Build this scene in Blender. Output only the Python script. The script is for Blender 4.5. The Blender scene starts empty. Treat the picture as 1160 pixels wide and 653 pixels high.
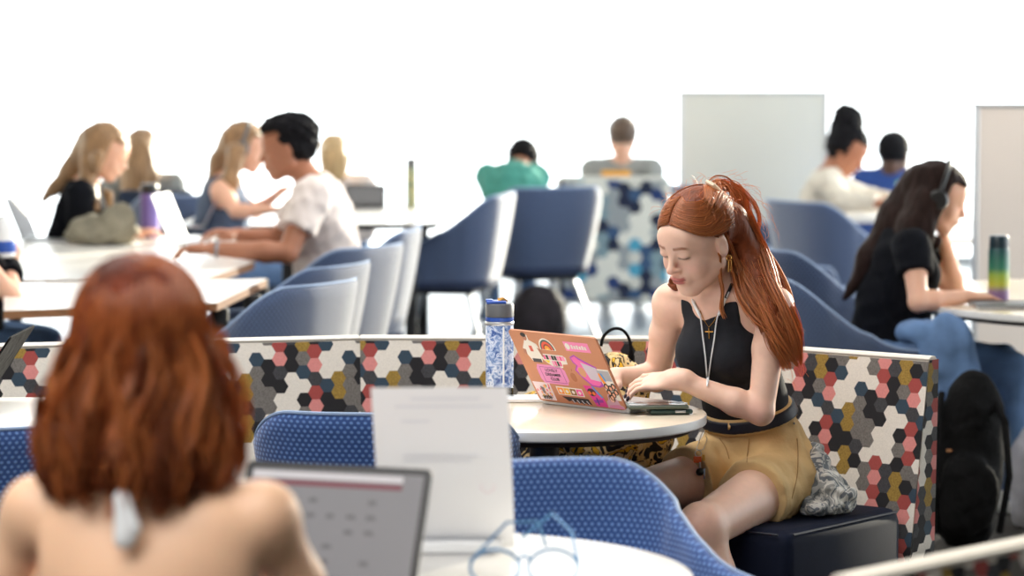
import bpy, math, random
import numpy as np
from mathutils import Vector, Matrix

# ------------------------------------------------------------------ camera, world, light
SC = bpy.context.scene
COL = SC.collection
F = 3640.0                       # focal length in pixels of the 1160x653 frame
CAMZ = 1.67
PITCH = math.atan((326.5 - 35.0) / F)
cam_d = bpy.data.cameras.new('camera')
cam_d.sensor_width = 36.0
cam_d.lens = F / 1160.0 * 36.0
cam_d.clip_start = 0.1
cam_d.clip_end = 300
cam_d.dof.use_dof = True
cam_d.dof.focus_distance = 7.85
cam_d.dof.aperture_fstop = 3.0
cam = bpy.data.objects.new('camera', cam_d)
COL.objects.link(cam)
cam.location = (0, 0, CAMZ)
cam.rotation_euler = (math.pi / 2 - PITCH, 0, 0)
SC.camera = cam

world = bpy.data.worlds.new('world')
SC.world = world
world.use_nodes = True
bg = world.node_tree.nodes['Background']
bg.inputs[0].default_value = (0.97, 0.985, 1.0, 1)
bg.inputs[1].default_value = 4.0

sun_d = bpy.data.lights.new('sun', 'SUN')
sun_d.energy = 15.0
sun_d.angle = math.radians(1.2)
sun_d.color = (1.0, 0.88, 0.70)
sun = bpy.data.objects.new('sun', sun_d)
COL.objects.link(sun)
sdir = Vector((0.605, 0.775, 0.19)).normalized()      # towards the sun, behind and right of the room
sun.rotation_euler = sdir.to_track_quat('Z', 'Y').to_euler()
sun.location = (8, 20, 8)

def area(name, loc, sx, sy, e, col=(1, 1, 1), rot=(0, 0, 0)):
    d = bpy.data.lights.new(name, 'AREA')
    d.shape = 'RECTANGLE'; d.size = sx; d.size_y = sy; d.energy = e; d.color = col
    o = bpy.data.objects.new(name, d); COL.objects.link(o)
    o.location = loc; o.rotation_euler = rot
    return o
area('added_fill_light', (-1.5, 3.0, 3.35), 3.0, 3.0, 120, (1, 0.98, 0.96))  # unseen fill lamps, added to brighten the side towards the camera
area('added_fill_light', (-1.0, 8.0, 3.35), 3.0, 3.0, 110, (1, 0.98, 0.96))
area('added_fill_light', (0.5, 13.0, 3.35), 4.0, 3.0, 60, (1, 0.97, 0.93))

SC.view_settings.view_transform = 'Standard'
SC.view_settings.look = 'None'
SC.view_settings.gamma = 1.0
SC.view_settings.use_curve_mapping = False
SC.view_settings.exposure = 0.3
SC.cycles.use_denoising = True
SC.cycles.max_bounces = 8
SC.cycles.transparent_max_bounces = 12
SC.cycles.caustics_reflective = False
SC.cycles.caustics_refractive = False
SC.cycles.sample_clamp_indirect = 6.0

# ------------------------------------------------------------------ helpers
CP, SP = math.cos(PITCH), math.sin(PITCH)
def at(u, v, Y):
    """pixel (u, v) of the photograph at world depth Y -> point"""
    a = (u - 580.0) / F; b = -(v - 326.5) / F
    t = Y / (CP + b * SP)
    return Vector((a * t, Y, CAMZ + t * (-SP + b * CP)))
def atz(u, v, z):
    a = (u - 580.0) / F; b = -(v - 326.5) / F
    t = (z - CAMZ) / (-SP + b * CP)
    return Vector((a * t, t * (CP + b * SP), z))

def srgb(r, g=None, b=None):
    if g is None: r, g, b = r
    f = lambda c: (c / 255 / 12.92) if c / 255 <= 0.04045 else ((c / 255 + 0.055) / 1.055) ** 2.4
    return (f(r), f(g), f(b), 1.0)

def mat(name, col, rough=0.6, metal=0.0, spec=0.5, noise=None, bump=None, sheen=0.0, sss=0.0, emit=None, trans=0.0, alpha=1.0, attr=None, coat=0.0, stretch=None):
    m = bpy.data.materials.new(name); m.use_nodes = True
    nt = m.node_tree; N = nt.nodes; L = nt.links
    p = N['Principled BSDF']
    c = srgb(col) if max(col) > 1.0 else tuple(col)[:3] + (1,)
    p.inputs['Base Color'].default_value = c
    p.inputs['Roughness'].default_value = rough
    p.inputs['Metallic'].default_value = metal
    p.inputs['Specular IOR Level'].default_value = spec
    p.inputs['Sheen Weight'].default_value = sheen
    p.inputs['Coat Weight'].default_value = coat
    p.inputs['Transmission Weight'].default_value = trans
    p.inputs['Alpha'].default_value = alpha
    if sss:
        p.inputs['Subsurface Weight'].default_value = sss
        p.inputs['Subsurface Radius'].default_value = (0.012, 0.004, 0.002)
        p.inputs['Subsurface Scale'].default_value = 1.0
    if emit:
        p.inputs['Emission Color'].default_value = srgb(emit[0]); p.inputs['Emission Strength'].default_value = emit[1]
    src = None
    if attr:
        a = N.new('ShaderNodeAttribute'); a.attribute_name = attr; src = a.outputs['Color']
    tc = N.new('ShaderNodeTexCoord')
    mp = N.new('ShaderNodeMapping'); L.new(tc.outputs['Object'], mp.inputs[0])
    if stretch: mp.inputs['Scale'].default_value = stretch
    if noise:
        n = N.new('ShaderNodeTexNoise'); n.inputs['Scale'].default_value = noise[0]; n.inputs['Detail'].default_value = 5
        L.new(mp.outputs[0], n.inputs['Vector'])
        r = N.new('ShaderNodeMapRange'); r.inputs[3].default_value = 1 - noise[1]; r.inputs[4].default_value = 1 + noise[1]
        r.inputs[1].default_value = 0.3; r.inputs[2].default_value = 0.7
        L.new(n.outputs['Fac'], r.inputs[0])
        mx = N.new('ShaderNodeVectorMath'); mx.operation = 'SCALE'
        if src: L.new(src, mx.inputs[0])
        else: mx.inputs[0].default_value = c[:3]
        L.new(r.outputs[0], mx.inputs['Scale']); src = mx.outputs[0]
    if src: L.new(src, p.inputs['Base Color'])
    if bump:
        n2 = N.new('ShaderNodeTexNoise'); n2.inputs['Scale'].default_value = bump[0]; n2.inputs['Detail'].default_value = 4
        L.new(mp.outputs[0], n2.inputs['Vector'])
        b = N.new('ShaderNodeBump'); b.inputs['Strength'].default_value = bump[1]; b.inputs['Distance'].default_value = bump[2] if len(bump) > 2 else 0.01
        L.new(n2.outputs['Fac'], b.inputs['Height']); L.new(b.outputs[0], p.inputs['Normal'])
    return m

def link(name, me, m=None, parent=None):
    o = bpy.data.objects.new(name, me); COL.objects.link(o)
    if parent is not None: o.parent = parent
    if m is not None:
        for x in (m if isinstance(m, (list, tuple)) else [m]): me.materials.append(x)
    return o
def tag(o, label=None, cat=None, group=None, kind=None):
    if label: o['label'] = label
    if cat: o['category'] = cat
    if group: o['group'] = group
    if kind: o['kind'] = kind
    return o
def thing(name, label, cat, loc=(0, 0, 0), rz=0.0, group=None):
    o = bpy.data.objects.new(name, None); COL.objects.link(o)
    o.empty_display_size = 0.1
    o.location = loc; o.rotation_euler = (0, 0, rz)
    return tag(o, label, cat, group)
def children(o): return [c for c in bpy.data.objects if c.parent == o]
def copy_tree(o, parent=None):
    c = o.copy(); COL.objects.link(c)
    if parent is not None: c.parent = parent
    for ch in children(o): copy_tree(ch, c)
    return c

class MB:
    """collects closed shapes; build() links them as one mesh object"""
    def __init__(s): s.v = []; s.f = []; s.mi = []; s.cur = 0
    def add(s, vs, fs):
        n = len(s.v); s.v += [tuple(v) for v in vs]; s.f += [tuple(i + n for i in f) for f in fs]; s.mi += [s.cur] * len(fs); return s
    def box(s, c, size, R=None, bev=0.0):
        hx, hy, hz = size[0] / 2, size[1] / 2, size[2] / 2
        b = min(bev, hx * .95, hy * .95, hz * .95)
        vs = []; fs = []
        if b <= 0:
            for z in (-hz, hz):
                for x, y in ((-hx, -hy), (hx, -hy), (hx, hy), (-hx, hy)): vs.append((x, y, z))
            fs = [(3, 2, 1, 0), (4, 5, 6, 7), (0, 1, 5, 4), (1, 2, 6, 5), (2, 3, 7, 6), (3, 0, 4, 7)]
        else:
            # rounded box by stacked rounded rectangles
            seg = 3; rings = []
            prof = [(-hz, b)] if False else []
            lev = [(-hz + b - b * math.cos(a), b - b * math.sin(a)) for a in [i * math.pi / 2 / seg for i in range(seg + 1)]]
            lev = lev + [(-z, i) for z, i in reversed(lev)]
            for z, ins in lev:
                r = max(b - ins, 1e-4) ; ring = []
                for cx, cy, a0 in ((hx - b, hy - b, 0), (-hx + b, hy - b, 90), (-hx + b, -hy + b, 180), (hx - b, -hy + b, 270)):
                    for i in range(seg + 1):
                        a = math.radians(a0 + 90 * i / seg); ring.append((cx + r * math.cos(a), cy + r * math.sin(a), z))
                rings.append(ring)
            n = len(rings[0])
            for r in rings: vs += r
            for j in range(len(rings) - 1):
                for i in range(n): fs.append((j * n + i, j * n + (i + 1) % n, (j + 1) * n + (i + 1) % n, (j + 1) * n + i))
            fs.append(tuple(reversed(range(n)))); fs.append(tuple((len(rings) - 1) * n + i for i in range(n)))
        c = Vector(c)
        if R is None: vs = [Vector(v) + c for v in vs]
        else: vs = [R @ Vector(v) + c for v in vs]
        return s.add(vs, fs)
    def tube(s, pts, r, n=10, cap=True, closed=False):
        pts = [Vector(p) for p in pts]; m = len(pts)
        rs = list(r) if hasattr(r, '__len__') else [r] * m
        vs = []; fs = []; up = None
        for i, p in enumerate(pts):
            a = pts[i - 1] if (i > 0 or closed) else p; b = pts[(i + 1) % m] if (i < m - 1 or closed) else p
            t = (b - a); t = t.normalized() if t.length > 1e-9 else Vector((0, 0, 1))
            if up is None: up = t.orthogonal().normalized()
            up = (up - t * up.dot(t)); up = up.normalized() if up.length > 1e-6 else t.orthogonal().normalized()
            w = t.cross(up)
            for k in range(n):
                q = 2 * math.pi * k / n; vs.append(p + (up * math.cos(q) + w * math.sin(q)) * rs[i])
        for i in range(m if closed else m - 1):
            j = (i + 1) % m
            for k in range(n): fs.append((i * n + k, i * n + (k + 1) % n, j * n + (k + 1) % n, j * n + k))
        if cap and not closed:
            fs.append(tuple(reversed(range(n)))); fs.append(tuple((m - 1) * n + k for k in range(n)))
        return s.add(vs, fs)
    def lathe(s, prof, c=(0, 0, 0), n=32, R=None, sx=1, sy=1):
        c = Vector(c); vs = []; fs = []
        for r, z in prof:
            for k in range(n):
                a = 2 * math.pi * k / n; v = Vector((max(r, 1e-4) * math.cos(a) * sx, max(r, 1e-4) * math.sin(a) * sy, z))
                vs.append((R @ v if R else v) + c)
        for i in range(len(prof) - 1):
            for k in range(n): fs.append((i * n + k, i * n + (k + 1) % n, (i + 1) * n + (k + 1) % n, (i + 1) * n + k))
        fs.append(tuple(reversed(range(n)))); fs.append(tuple((len(prof) - 1) * n + k for k in range(n)))
        return s.add(vs, fs)
    def prism(s, poly, z0, z1, T=None):
        n = len(poly); vs = [Vector((x, y, z0)) for x, y in poly] + [Vector((x, y, z1)) for x, y in poly]
        if T: vs = [T(v) for v in vs]
        fs = [tuple(reversed(range(n))), tuple(range(n, 2 * n))] + [(i, (i + 1) % n, n + (i + 1) % n, n + i) for i in range(n)]
        return s.add(vs, fs)
    def build(s, name, m=None, parent=None, smooth=True, off=None, angle=40):
        me = bpy.data.meshes.new(name)
        o_ = Vector(off) if off is not None else Vector((0, 0, 0))
        me.from_pydata([tuple(Vector(v) - o_) for v in s.v], [], s.f)
        if any(s.mi): me.polygons.foreach_set('material_index', s.mi)
        me.update()
        if smooth:
            me.polygons.foreach_set('use_smooth', [True] * len(me.polygons))
            me.set_sharp_from_angle(angle=math.radians(angle))
        return link(name, me, m, parent)

def rr_poly(w, h, r, seg=5, cx=0, cy=0):
    out = []
    for x, y, a0 in ((w / 2 - r, h / 2 - r, 0), (-w / 2 + r, h / 2 - r, 90), (-w / 2 + r, -h / 2 + r, 180), (w / 2 - r, -h / 2 + r, 270)):
        for i in range(seg + 1):
            a = math.radians(a0 + 90 * i / seg); out.append((cx + x + r * math.cos(a), cy + y + r * math.sin(a)))
    return out

def text_mesh(txt, size):
    cu = bpy.data.curves.new('lettering', 'FONT'); cu.body = txt; cu.size = size; cu.align_x = 'CENTER'; cu.align_y = 'CENTER'
    cu.offset = size * 0.02
    o = bpy.data.objects.new('lettering', cu); COL.objects.link(o)
    me = bpy.data.meshes.new_from_object(o.evaluated_get(bpy.context.evaluated_depsgraph_get()))
    vs = [tuple(v.co) for v in me.vertices]; fs = [tuple(p.vertices) for p in me.polygons]
    bpy.data.objects.remove(o); bpy.data.curves.remove(cu); bpy.data.meshes.remove(me)
    return vs, fs

# ------------------------------------------------------------------ smooth blob modelling (distance field -> one continuous surface)
def V(*a): return np.array(a, dtype=np.float64)
def nv(v): return np.array(v, dtype=np.float64)
def unit(v): v = nv(v); return v / max(np.linalg.norm(v), 1e-9)

class Blob:
    def __init__(s, res=0.005, margin=0.05): s.p = []; s.res = res; s.m = margin
    def cone(s, a, b, ra, rb, k=0.012, flat=None, capb=False, capa=False, op='+'):
        a, b = nv(a), nv(b); r = max(ra, rb)
        ba = b - a; L2 = max(float(ba @ ba), 1e-12); d_ = unit(ba)
        def f(X, Y, Z):
            x, y, z = X - a[0], Y - a[1], Z - a[2]
            if flat is not None:
                ax, fac = flat; q = (x * ax[0] + y * ax[1] + z * ax[2]) * (1.0 / fac - 1.0)
                x = x + q * ax[0]; y = y + q * ax[1]; z = z + q * ax[2]
            t = np.clip((x * ba[0] + y * ba[1] + z * ba[2]) / L2, 0, 1)
            d = np.sqrt((x - t * ba[0]) ** 2 + (y - t * ba[1]) ** 2 + (z - t * ba[2]) ** 2) - (ra + (rb - ra) * t)
            if capb: d = np.maximum(d, (X - b[0]) * d_[0] + (Y - b[1]) * d_[1] + (Z - b[2]) * d_[2])
            if capa: d = np.maximum(d, -((X - a[0]) * d_[0] + (Y - a[1]) * d_[1] + (Z - a[2]) * d_[2]))
            return d
        rr = r * max(1.0, flat[1] if flat else 1.0)
        s.p.append((np.minimum(a, b) - rr, np.maximum(a, b) + rr, f, k, op)); return s
    def ell(s, c, r, R=None, k=0.015, op='+'):
        c = nv(c); r = nv(r); R = np.eye(3) if R is None else np.array(R, dtype=np.float64)   # columns = local axes
        ext = np.sqrt(((R * r) ** 2).sum(axis=1))
        def f(X, Y, Z):
            x, y, z = X - c[0], Y - c[1], Z - c[2]
            lx = x * R[0, 0] + y * R[1, 0] + z * R[2, 0]; ly = x * R[0, 1] + y * R[1, 1] + z * R[2, 1]; lz = x * R[0, 2] + y * R[1, 2] + z * R[2, 2]
            k0 = np.sqrt((lx / r[0]) ** 2 + (ly / r[1]) ** 2 + (lz / r[2]) ** 2)
            k1 = np.sqrt((lx / r[0] ** 2) ** 2 + (ly / r[1] ** 2) ** 2 + (lz / r[2] ** 2) ** 2)
            return k0 * (k0 - 1.0) / np.maximum(k1, 1e-6)
        s.p.append((c - ext, c + ext, f, k, op)); return s
    def chain(s, pts, rs, k=0.01, flat=None):
        for i in range(len(pts) - 1): s.cone(pts[i], pts[i + 1], rs[i], rs[i + 1], k, flat)
        return s
    def field(s):
        lo = np.min([p[0] for p in s.p if p[4] == '+'], axis=0) - 3 * s.res - 0.012
        hi = np.max([p[1] for p in s.p if p[4] == '+'], axis=0) + 3 * s.res + 0.012
        n = np.ceil((hi - lo) / s.res).astype(int) + 1
        xs = lo[0] + s.res * np.arange(n[0]); ys = lo[1] + s.res * np.arange(n[1]); zs = lo[2] + s.res * np.arange(n[2])
        Fd = np.full(n, s.m, dtype=np.float32)
        for a, b, f, k, op in s.p:
            i0 = np.clip(((a - s.m - lo) / s.res).astype(int), 0, n); i1 = np.clip(((b + s.m - lo) / s.res).astype(int) + 2, 0, n)
            if np.any(i1 <= i0): continue
            sl = tuple(slice(i0[q], i1[q]) for q in range(3))
            d = f(xs[sl[0]][:, None, None], ys[sl[1]][None, :, None], zs[sl[2]][None, None, :]).astype(np.float32)
            A = Fd[sl]
            if op == '+':
                h = np.maximum(k - np.abs(A - d), 0) / k; Fd[sl] = np.minimum(A, d) - h * h * k * 0.25
            else:
                d = -d; h = np.maximum(k - np.abs(A - d), 0) / k; Fd[sl] = np.maximum(A, d) + h * h * k * 0.25
        return Fd, xs, ys, zs
    def mesh(s, name, m=None, parent=None, post=None, off=None, colfn=None, relax=2):
        Fd, xs, ys, zs = s.field()
        if post is not None:
            Fd = post(Fd, xs[:, None, None], ys[None, :, None], zs[None, None, :]).astype(np.float32)
        Vt, Q = surface_nets(Fd, xs, ys, zs)
        for _ in range(relax):
            e = np.concatenate([Q[:, [0, 1]], Q[:, [1, 2]], Q[:, [2, 3]], Q[:, [3, 0]]])
            acc = np.zeros_like(Vt); cnt = np.zeros(len(Vt))
            for c in range(3): acc[:, c] = np.bincount(e[:, 0], Vt[e[:, 1], c], len(Vt)) + np.bincount(e[:, 1], Vt[e[:, 0], c], len(Vt))
            cnt = np.bincount(e[:, 0], minlength=len(Vt)) + np.bincount(e[:, 1], minlength=len(Vt))
            Vt = 0.5 * Vt + 0.5 * acc / np.maximum(cnt, 1)[:, None]
        col = colfn(Vt) if colfn is not None else None
        o_ = nv(off) if off is not None else np.zeros(3)
        me = np_mesh(name, Vt - o_, Q)
        if col is not None:
            ca = me.color_attributes.new('Col', 'FLOAT_COLOR', 'POINT')
            ca.data.foreach_set('color', np.concatenate([col, np.ones((len(col), 1))], axis=1).astype(np.float32).ravel())
        return link(name, me, m, parent)

def np_mesh(name, Vt, Q):
    me = bpy.data.meshes.new(name)
    me.vertices.add(len(Vt)); me.vertices.foreach_set('co', Vt.astype(np.float32).ravel())
    k = Q.shape[1]
    me.loops.add(Q.size); me.loops.foreach_set('vertex_index', Q.astype(np.int32).ravel())
    me.polygons.add(len(Q)); me.polygons.foreach_set('loop_start', np.arange(0, Q.size, k, dtype=np.int32))
    me.polygons.foreach_set('use_smooth', np.ones(len(Q), dtype=bool))
    me.update(calc_edges=True); me.validate()
    return me

def surface_nets(Fd, xs, ys, zs):
    S = Fd < 0
    n = np.array(Fd.shape)
    c = [S[i:n[0] - 1 + i, j:n[1] - 1 + j, k:n[2] - 1 + k] for i in (0, 1) for j in (0, 1) for k in (0, 1)]
    al = c[0].copy(); an = c[0].copy()
    for q in c[1:]: al &= q; an |= q
    act = an & ~al
    I = np.argwhere(act); idx = -np.ones(act.shape, dtype=np.int32); idx[act] = np.arange(len(I))
    acc = np.zeros((len(I), 3)); cnt = np.zeros(len(I))
    offs = [(0, 0, 0), (1, 0, 0), (0, 1, 0), (0, 0, 1), (1, 1, 0), (1, 0, 1), (0, 1, 1), (1, 1, 1)]
    for a in offs:
        for ax in range(3):
            if a[ax]: continue
            b = list(a); b[ax] = 1
            fa = Fd[I[:, 0] + a[0], I[:, 1] + a[1], I[:, 2] + a[2]].astype(np.float64); fb = Fd[I[:, 0] + b[0], I[:, 1] + b[1], I[:, 2] + b[2]].astype(np.float64)
            mk = (fa < 0) != (fb < 0)
            t = np.where(mk, fa / np.where(mk, fa - fb, 1), 0)
            p = np.array(a, dtype=np.float64)[None, :] * np.ones((len(I), 1)); p[:, ax] += t
            acc[mk] += p[mk]; cnt[mk] += 1
    P = I + acc / np.maximum(cnt, 1)[:, None]
    st = xs[1] - xs[0]
    Vt = P * st + np.array([xs[0], ys[0], zs[0]])
    Qs = []
    for ax in range(3):
        sa = [slice(0, None)] * 3; sb = [slice(0, None)] * 3
        sa[ax] = slice(0, -1); sb[ax] = slice(1, None)
        A = S[tuple(sa)]; B = S[tuple(sb)]; E = np.argwhere(A != B)
        o1, o2 = [(1, 2), (2, 0), (0, 1)][ax]
        E = E[(E[:, o1] > 0) & (E[:, o2] > 0) & (E[:, o1] < n[o1] - 1) & (E[:, o2] < n[o2] - 1)]
        def g(d1, d2):
            q = E.copy(); q[:, o1] -= d1; q[:, o2] -= d2; return idx[q[:, 0], q[:, 1], q[:, 2]]
        q = np.stack([g(1, 1), g(0, 1), g(0, 0), g(1, 0)], axis=1)
        inside = A[E[:, 0], E[:, 1], E[:, 2]]
        q[~inside] = q[~inside][:, ::-1]
        Qs.append(q)
    return Vt, np.concatenate(Qs)

def fbm(X, Y, Z, f, seed=0):
    s_ = 0; rng = random.Random(seed); amp = 1.0
    for _ in range(4):
        a, b, c, d = [rng.uniform(-1, 1) for _ in range(4)]
        n_ = math.sqrt(a * a + b * b + c * c) + 1e-6
        s_ = s_ + amp * np.sin(f * (a * X + b * Y + c * Z) / n_ + d * 6.28 + 1.3 * np.sin(f * 0.6 * (b * X - a * Y + c * Z) / n_))
        f *= 1.45; amp *= 0.75
    return s_ / 2.5
# ------------------------------------------------------------------ materials
M = {}
M['carpet'] = mat('carpet', (72, 67, 62), 0.95, noise=(9, 0.35), bump=(300, 0.6), stretch=(1, 12, 1))
M['floor_gloss'] = mat('floor_gloss', (150, 158, 166), 0.28, noise=(3, 0.06))
M['wall'] = mat('wall_paint', (226, 224, 220), 0.85, noise=(2, 0.02))
M['ceiling'] = mat('ceiling_tile', (235, 235, 232), 0.9, noise=(30, 0.02))
M['alu'] = mat('window_aluminium', (200, 204, 208), 0.4, 0.8)
M['white_top'] = mat('white_laminate', (240, 238, 234), 0.3, noise=(25, 0.015), coat=0.2)
M['cream_top'] = mat('cream_laminate', (236, 222, 200), 0.22, noise=(30, 0.02), coat=0.25)
M['white_edge'] = mat('white_edge_band', (222, 222, 222), 0.4)
M['wood_edge'] = mat('brown_wood_edge', (140, 98, 66), 0.5, noise=(20, 0.2), stretch=(1, 1, 8))
M['black_metal'] = mat('black_metal', (24, 25, 28), 0.45, 0.4)
M['under'] = mat('dark_underside', (36, 30, 28), 0.7)
M['steel'] = mat('brushed_steel', (150, 154, 160), 0.3, 0.9)
M['navy_leather'] = mat('navy_vinyl', (18, 24, 42), 0.7, spec=0.12, noise=(12, 0.12), bump=(220, 0.12, 0.002))
M['navy_fabric'] = mat('navy_fabric', (28, 40, 62), 0.9, noise=(200, 0.2))
M['denim'] = mat('denim', (92, 122, 164), 0.9, noise=(14, 0.22), bump=(200, 0.3, 0.002))
M['black_cloth'] = mat('black_cloth', (14, 16, 23), 0.95, spec=0.15, noise=(40, 0.15), bump=(60, 0.15))
M['black_rib'] = mat('black_rib_knit', (16, 19, 28), 0.88, noise=(60, 0.15), bump=(120, 0.2, 0.003))
M['white_tee'] = mat('white_cotton', (226, 214, 210), 0.9, noise=(8, 0.03), bump=(14, 0.3, 0.02))
M['teal'] = mat('teal_knit', (72, 146, 134), 0.95, noise=(30, 0.12))
M['cream_knit'] = mat('cream_knit', (222, 214, 200), 0.95, noise=(60, 0.06), bump=(90, 0.4))
M['grey_cloth'] = mat('grey_cotton', (150, 152, 150), 0.95, noise=(30, 0.08))
M['olive_grey'] = mat('khaki_grey_cloth', (134, 128, 112), 0.95, noise=(10, 0.25), bump=(25, 0.5))
M['slate_cloth'] = mat('slate_cotton', (78, 92, 116), 0.95, noise=(30, 0.1))
M['khaki'] = mat('khaki_twill', (214, 180, 126), 0.88, noise=(16, 0.08), bump=(26, 0.5, 0.012))
M['skin_tan'] = mat('skin_tan', (172, 114, 86), 0.5, sss=0.12, noise=(12, 0.05))
M['skin_light'] = mat('skin_light', (228, 178, 152), 0.5, sss=0.12, noise=(12, 0.05))
M['skin_warm'] = mat('skin_warm', (236, 192, 158), 0.48, sss=0.12, noise=(8, 0.05))
M['skin_dark'] = mat('skin_dark', (92, 62, 50), 0.5, noise=(12, 0.05))
M['skin_girl'] = mat('skin_girl', (232, 190, 168), 0.46, sss=0.15, noise=(60, 0.03), attr='Col')
def hairmat(n, c, amt=0.35, rough=0.42):
    return mat(n, c, rough, spec=0.4, noise=(55, amt), bump=(90, 0.9, 0.006), stretch=(1, 1, 0.12), sheen=0.15)
M['hair_blond'] = hairmat('hair_dark_blond', (150, 116, 82))
M['hair_lblond'] = hairmat('hair_blond', (196, 164, 120))
M['hair_black'] = mat('hair_black', (20, 19, 24), 0.7, spec=0.15, noise=(70, 0.4), bump=(80, 1.0, 0.02))
M['hair_dark'] = mat('hair_dark_brown', (40, 26, 23), 0.62, spec=0.12, noise=(55, 0.3), bump=(90, 0.9, 0.006), stretch=(1, 1, 0.12))
M['hair_brown'] = hairmat('hair_brown', (96, 76, 62))
M['hair_red'] = mat('hair_copper', (120, 60, 32), 0.5, spec=0.25, noise=(60, 0.35), bump=(120, 0.8, 0.004), stretch=(1, 1, 0.1), attr=None)
M['hair_strand'] = mat('hair_copper_strand', (176, 98, 52), 0.34, spec=0.6, attr='Col')
M['hair_auburn'] = mat('hair_auburn', (104, 46, 26), 0.55, spec=0.2, noise=(18, 0.55), bump=(30, 1.0, 0.03), stretch=(1, 1, 0.3))
M['black_plastic'] = mat('black_plastic', (20, 20, 23), 0.35)
M['grey_plastic'] = mat('grey_plastic', (92, 94, 98), 0.45)
M['silver'] = mat('silver_aluminium', (205, 207, 210), 0.3, 0.7)
M['white_plastic'] = mat('white_plastic', (238, 240, 242), 0.35)
M['paper'] = mat('white_paper', (240, 241, 245), 0.85)
M['print'] = mat('faint_grey_print', (226, 228, 236), 0.9)
M['print_pink'] = mat('faint_pink_print', (234, 214, 222), 0.9)
M['gold'] = mat('gold', (214, 160, 84), 0.25, 1.0)
M['board'] = mat('whiteboard', (222, 221, 212), 0.35, noise=(1.5, 0.03))
M['board_warm'] = mat('beige_panel', (226, 214, 204), 0.6, noise=(1.5, 0.03))
M['purple'] = mat('purple_steel', (112, 96, 160), 0.4, 0.2)
M['blue_plastic'] = mat('blue_plastic', (42, 84, 176), 0.35)
M['blue_wire'] = mat('blue_frame', (70, 128, 176), 0.3, 0.3)
M['bag_black'] = mat('black_nylon', (9, 9, 11), 0.85, spec=0.15, noise=(14, 0.3), bump=(25, 0.6, 0.02))
M['pale_bag'] = mat('pale_grey_cotton', (182, 182, 190), 0.9, noise=(14, 0.15), bump=(20, 0.6))
M['belt'] = mat('navy_belt', (22, 26, 42), 0.5)

def dots_mat(name, base, dot, pitch=0.0135, r=0.27, sheen=.35):
    m = bpy.data.materials.new(name); m.use_nodes = True
    nt = m.node_tree; N = nt.nodes; L = nt.links; p = N['Principled BSDF']
    p.inputs['Roughness'].default_value = 0.85; p.inputs['Sheen Weight'].default_value = sheen
    uv = N.new('ShaderNodeUVMap'); uv.uv_map = 'UVMap'
    sx = N.new('ShaderNodeSeparateXYZ'); L.new(uv.outputs[0], sx.inputs[0])
    def mth(op, a, b=None):
        n = N.new('ShaderNodeMath'); n.operation = op
        for i, q in enumerate((a, b)):
            if q is None: continue
            if isinstance(q, (int, float)): n.inputs[i].default_value = q
            else: L.new(q, n.inputs[i])
        return n.outputs[0]
    x = mth('DIVIDE', sx.outputs[0], pitch); y = mth('DIVIDE', sx.outputs[1], pitch * 0.8)
    row = mth('FLOOR', y); par = mth('MULTIPLY', mth('MODULO', row, 2.0), 0.5)
    fx = mth('SUBTRACT', mth('FRACT', mth('ADD', x, par)), 0.5); fy = mth('MULTIPLY', mth('SUBTRACT', mth('FRACT', y), 0.5), 0.8)
    d = mth('SQRT', mth('ADD', mth('MULTIPLY', fx, fx), mth('MULTIPLY', fy, fy)))
    mr = N.new('ShaderNodeMapRange'); mr.inputs[1].default_value = r - 0.1; mr.inputs[2].default_value = r + 0.06; mr.inputs[3].default_value = 1; mr.inputs[4].default_value = 0
    L.new(d, mr.inputs[0])
    mx = N.new('ShaderNodeMix'); mx.data_type = 'RGBA'
    L.new(mr.outputs[0], mx.inputs['Factor']); mx.inputs['A'].default_value = srgb(base); mx.inputs['B'].default_value = srgb(dot)
    L.new(mx.outputs['Result'], p.inputs['Base Color'])
    b = N.new('ShaderNodeBump'); b.inputs['Strength'].default_value = 0.4; b.inputs['Distance'].default_value = 0.003
    L.new(mr.outputs[0], b.inputs['Height']); L.new(b.outputs[0], p.inputs['Normal'])
    return m
M['chair_blue'] = dots_mat('blue_dotted_fabric', (52, 84, 148), (112, 152, 214))
M['chair_slate'] = dots_mat('slate_blue_fabric', (48, 66, 100), (72, 96, 138), sheen=1.0)
M['piping'] = mat('pale_blue_piping', (150, 172, 206), 0.7)
M['dark_seat'] = mat('dark_seat_fabric', (38, 50, 78), 0.9, noise=(150, 0.15))

def camo_mat(name, cols, scale, bands, rough=0.9):
    m = bpy.data.materials.new(name); m.use_nodes = True
    nt = m.node_tree; N = nt.nodes; L = nt.links; p = N['Principled BSDF']; p.inputs['Roughness'].default_value = rough
    tc = N.new('ShaderNodeTexCoord'); n = N.new('ShaderNodeTexNoise'); n.inputs['Scale'].default_value = scale; n.inputs['Detail'].default_value = 3
    n.inputs['Distortion'].default_value = 1.2
    L.new(tc.outputs['Object'], n.inputs['Vector'])
    r = N.new('ShaderNodeValToRGB'); r.color_ramp.interpolation = 'CONSTANT'
    L.new(n.outputs['Fac'], r.inputs[0]); e = r.color_ramp.elements
    e[0].position = 0; e[0].color = srgb(cols[0]); e[1].position = bands[0]; e[1].color = srgb(cols[1])
    for b, c in zip(bands[1:], cols[2:]): q = e.new(b); q.color = srgb(c)
    L.new(r.outputs[0], p.inputs['Base Color']); return m
M['floral'] = camo_mat('yellow_black_floral', [(24, 22, 26), (30, 27, 30), (206, 176, 118), (216, 190, 140), (26, 24, 28), (214, 166, 40), (40, 34, 30)], 24, [0.3, 0.43, 0.50, 0.555, 0.60, 0.68])
M['wash_blue'] = camo_mat('mottled_blue', [(70, 96, 160), (120, 146, 196), (172, 190, 224), (206, 216, 236), (110, 136, 190)], 60, [0.38, 0.47, 0.55, 0.63], 0.25)
M['stripe_grey'] = None
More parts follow.
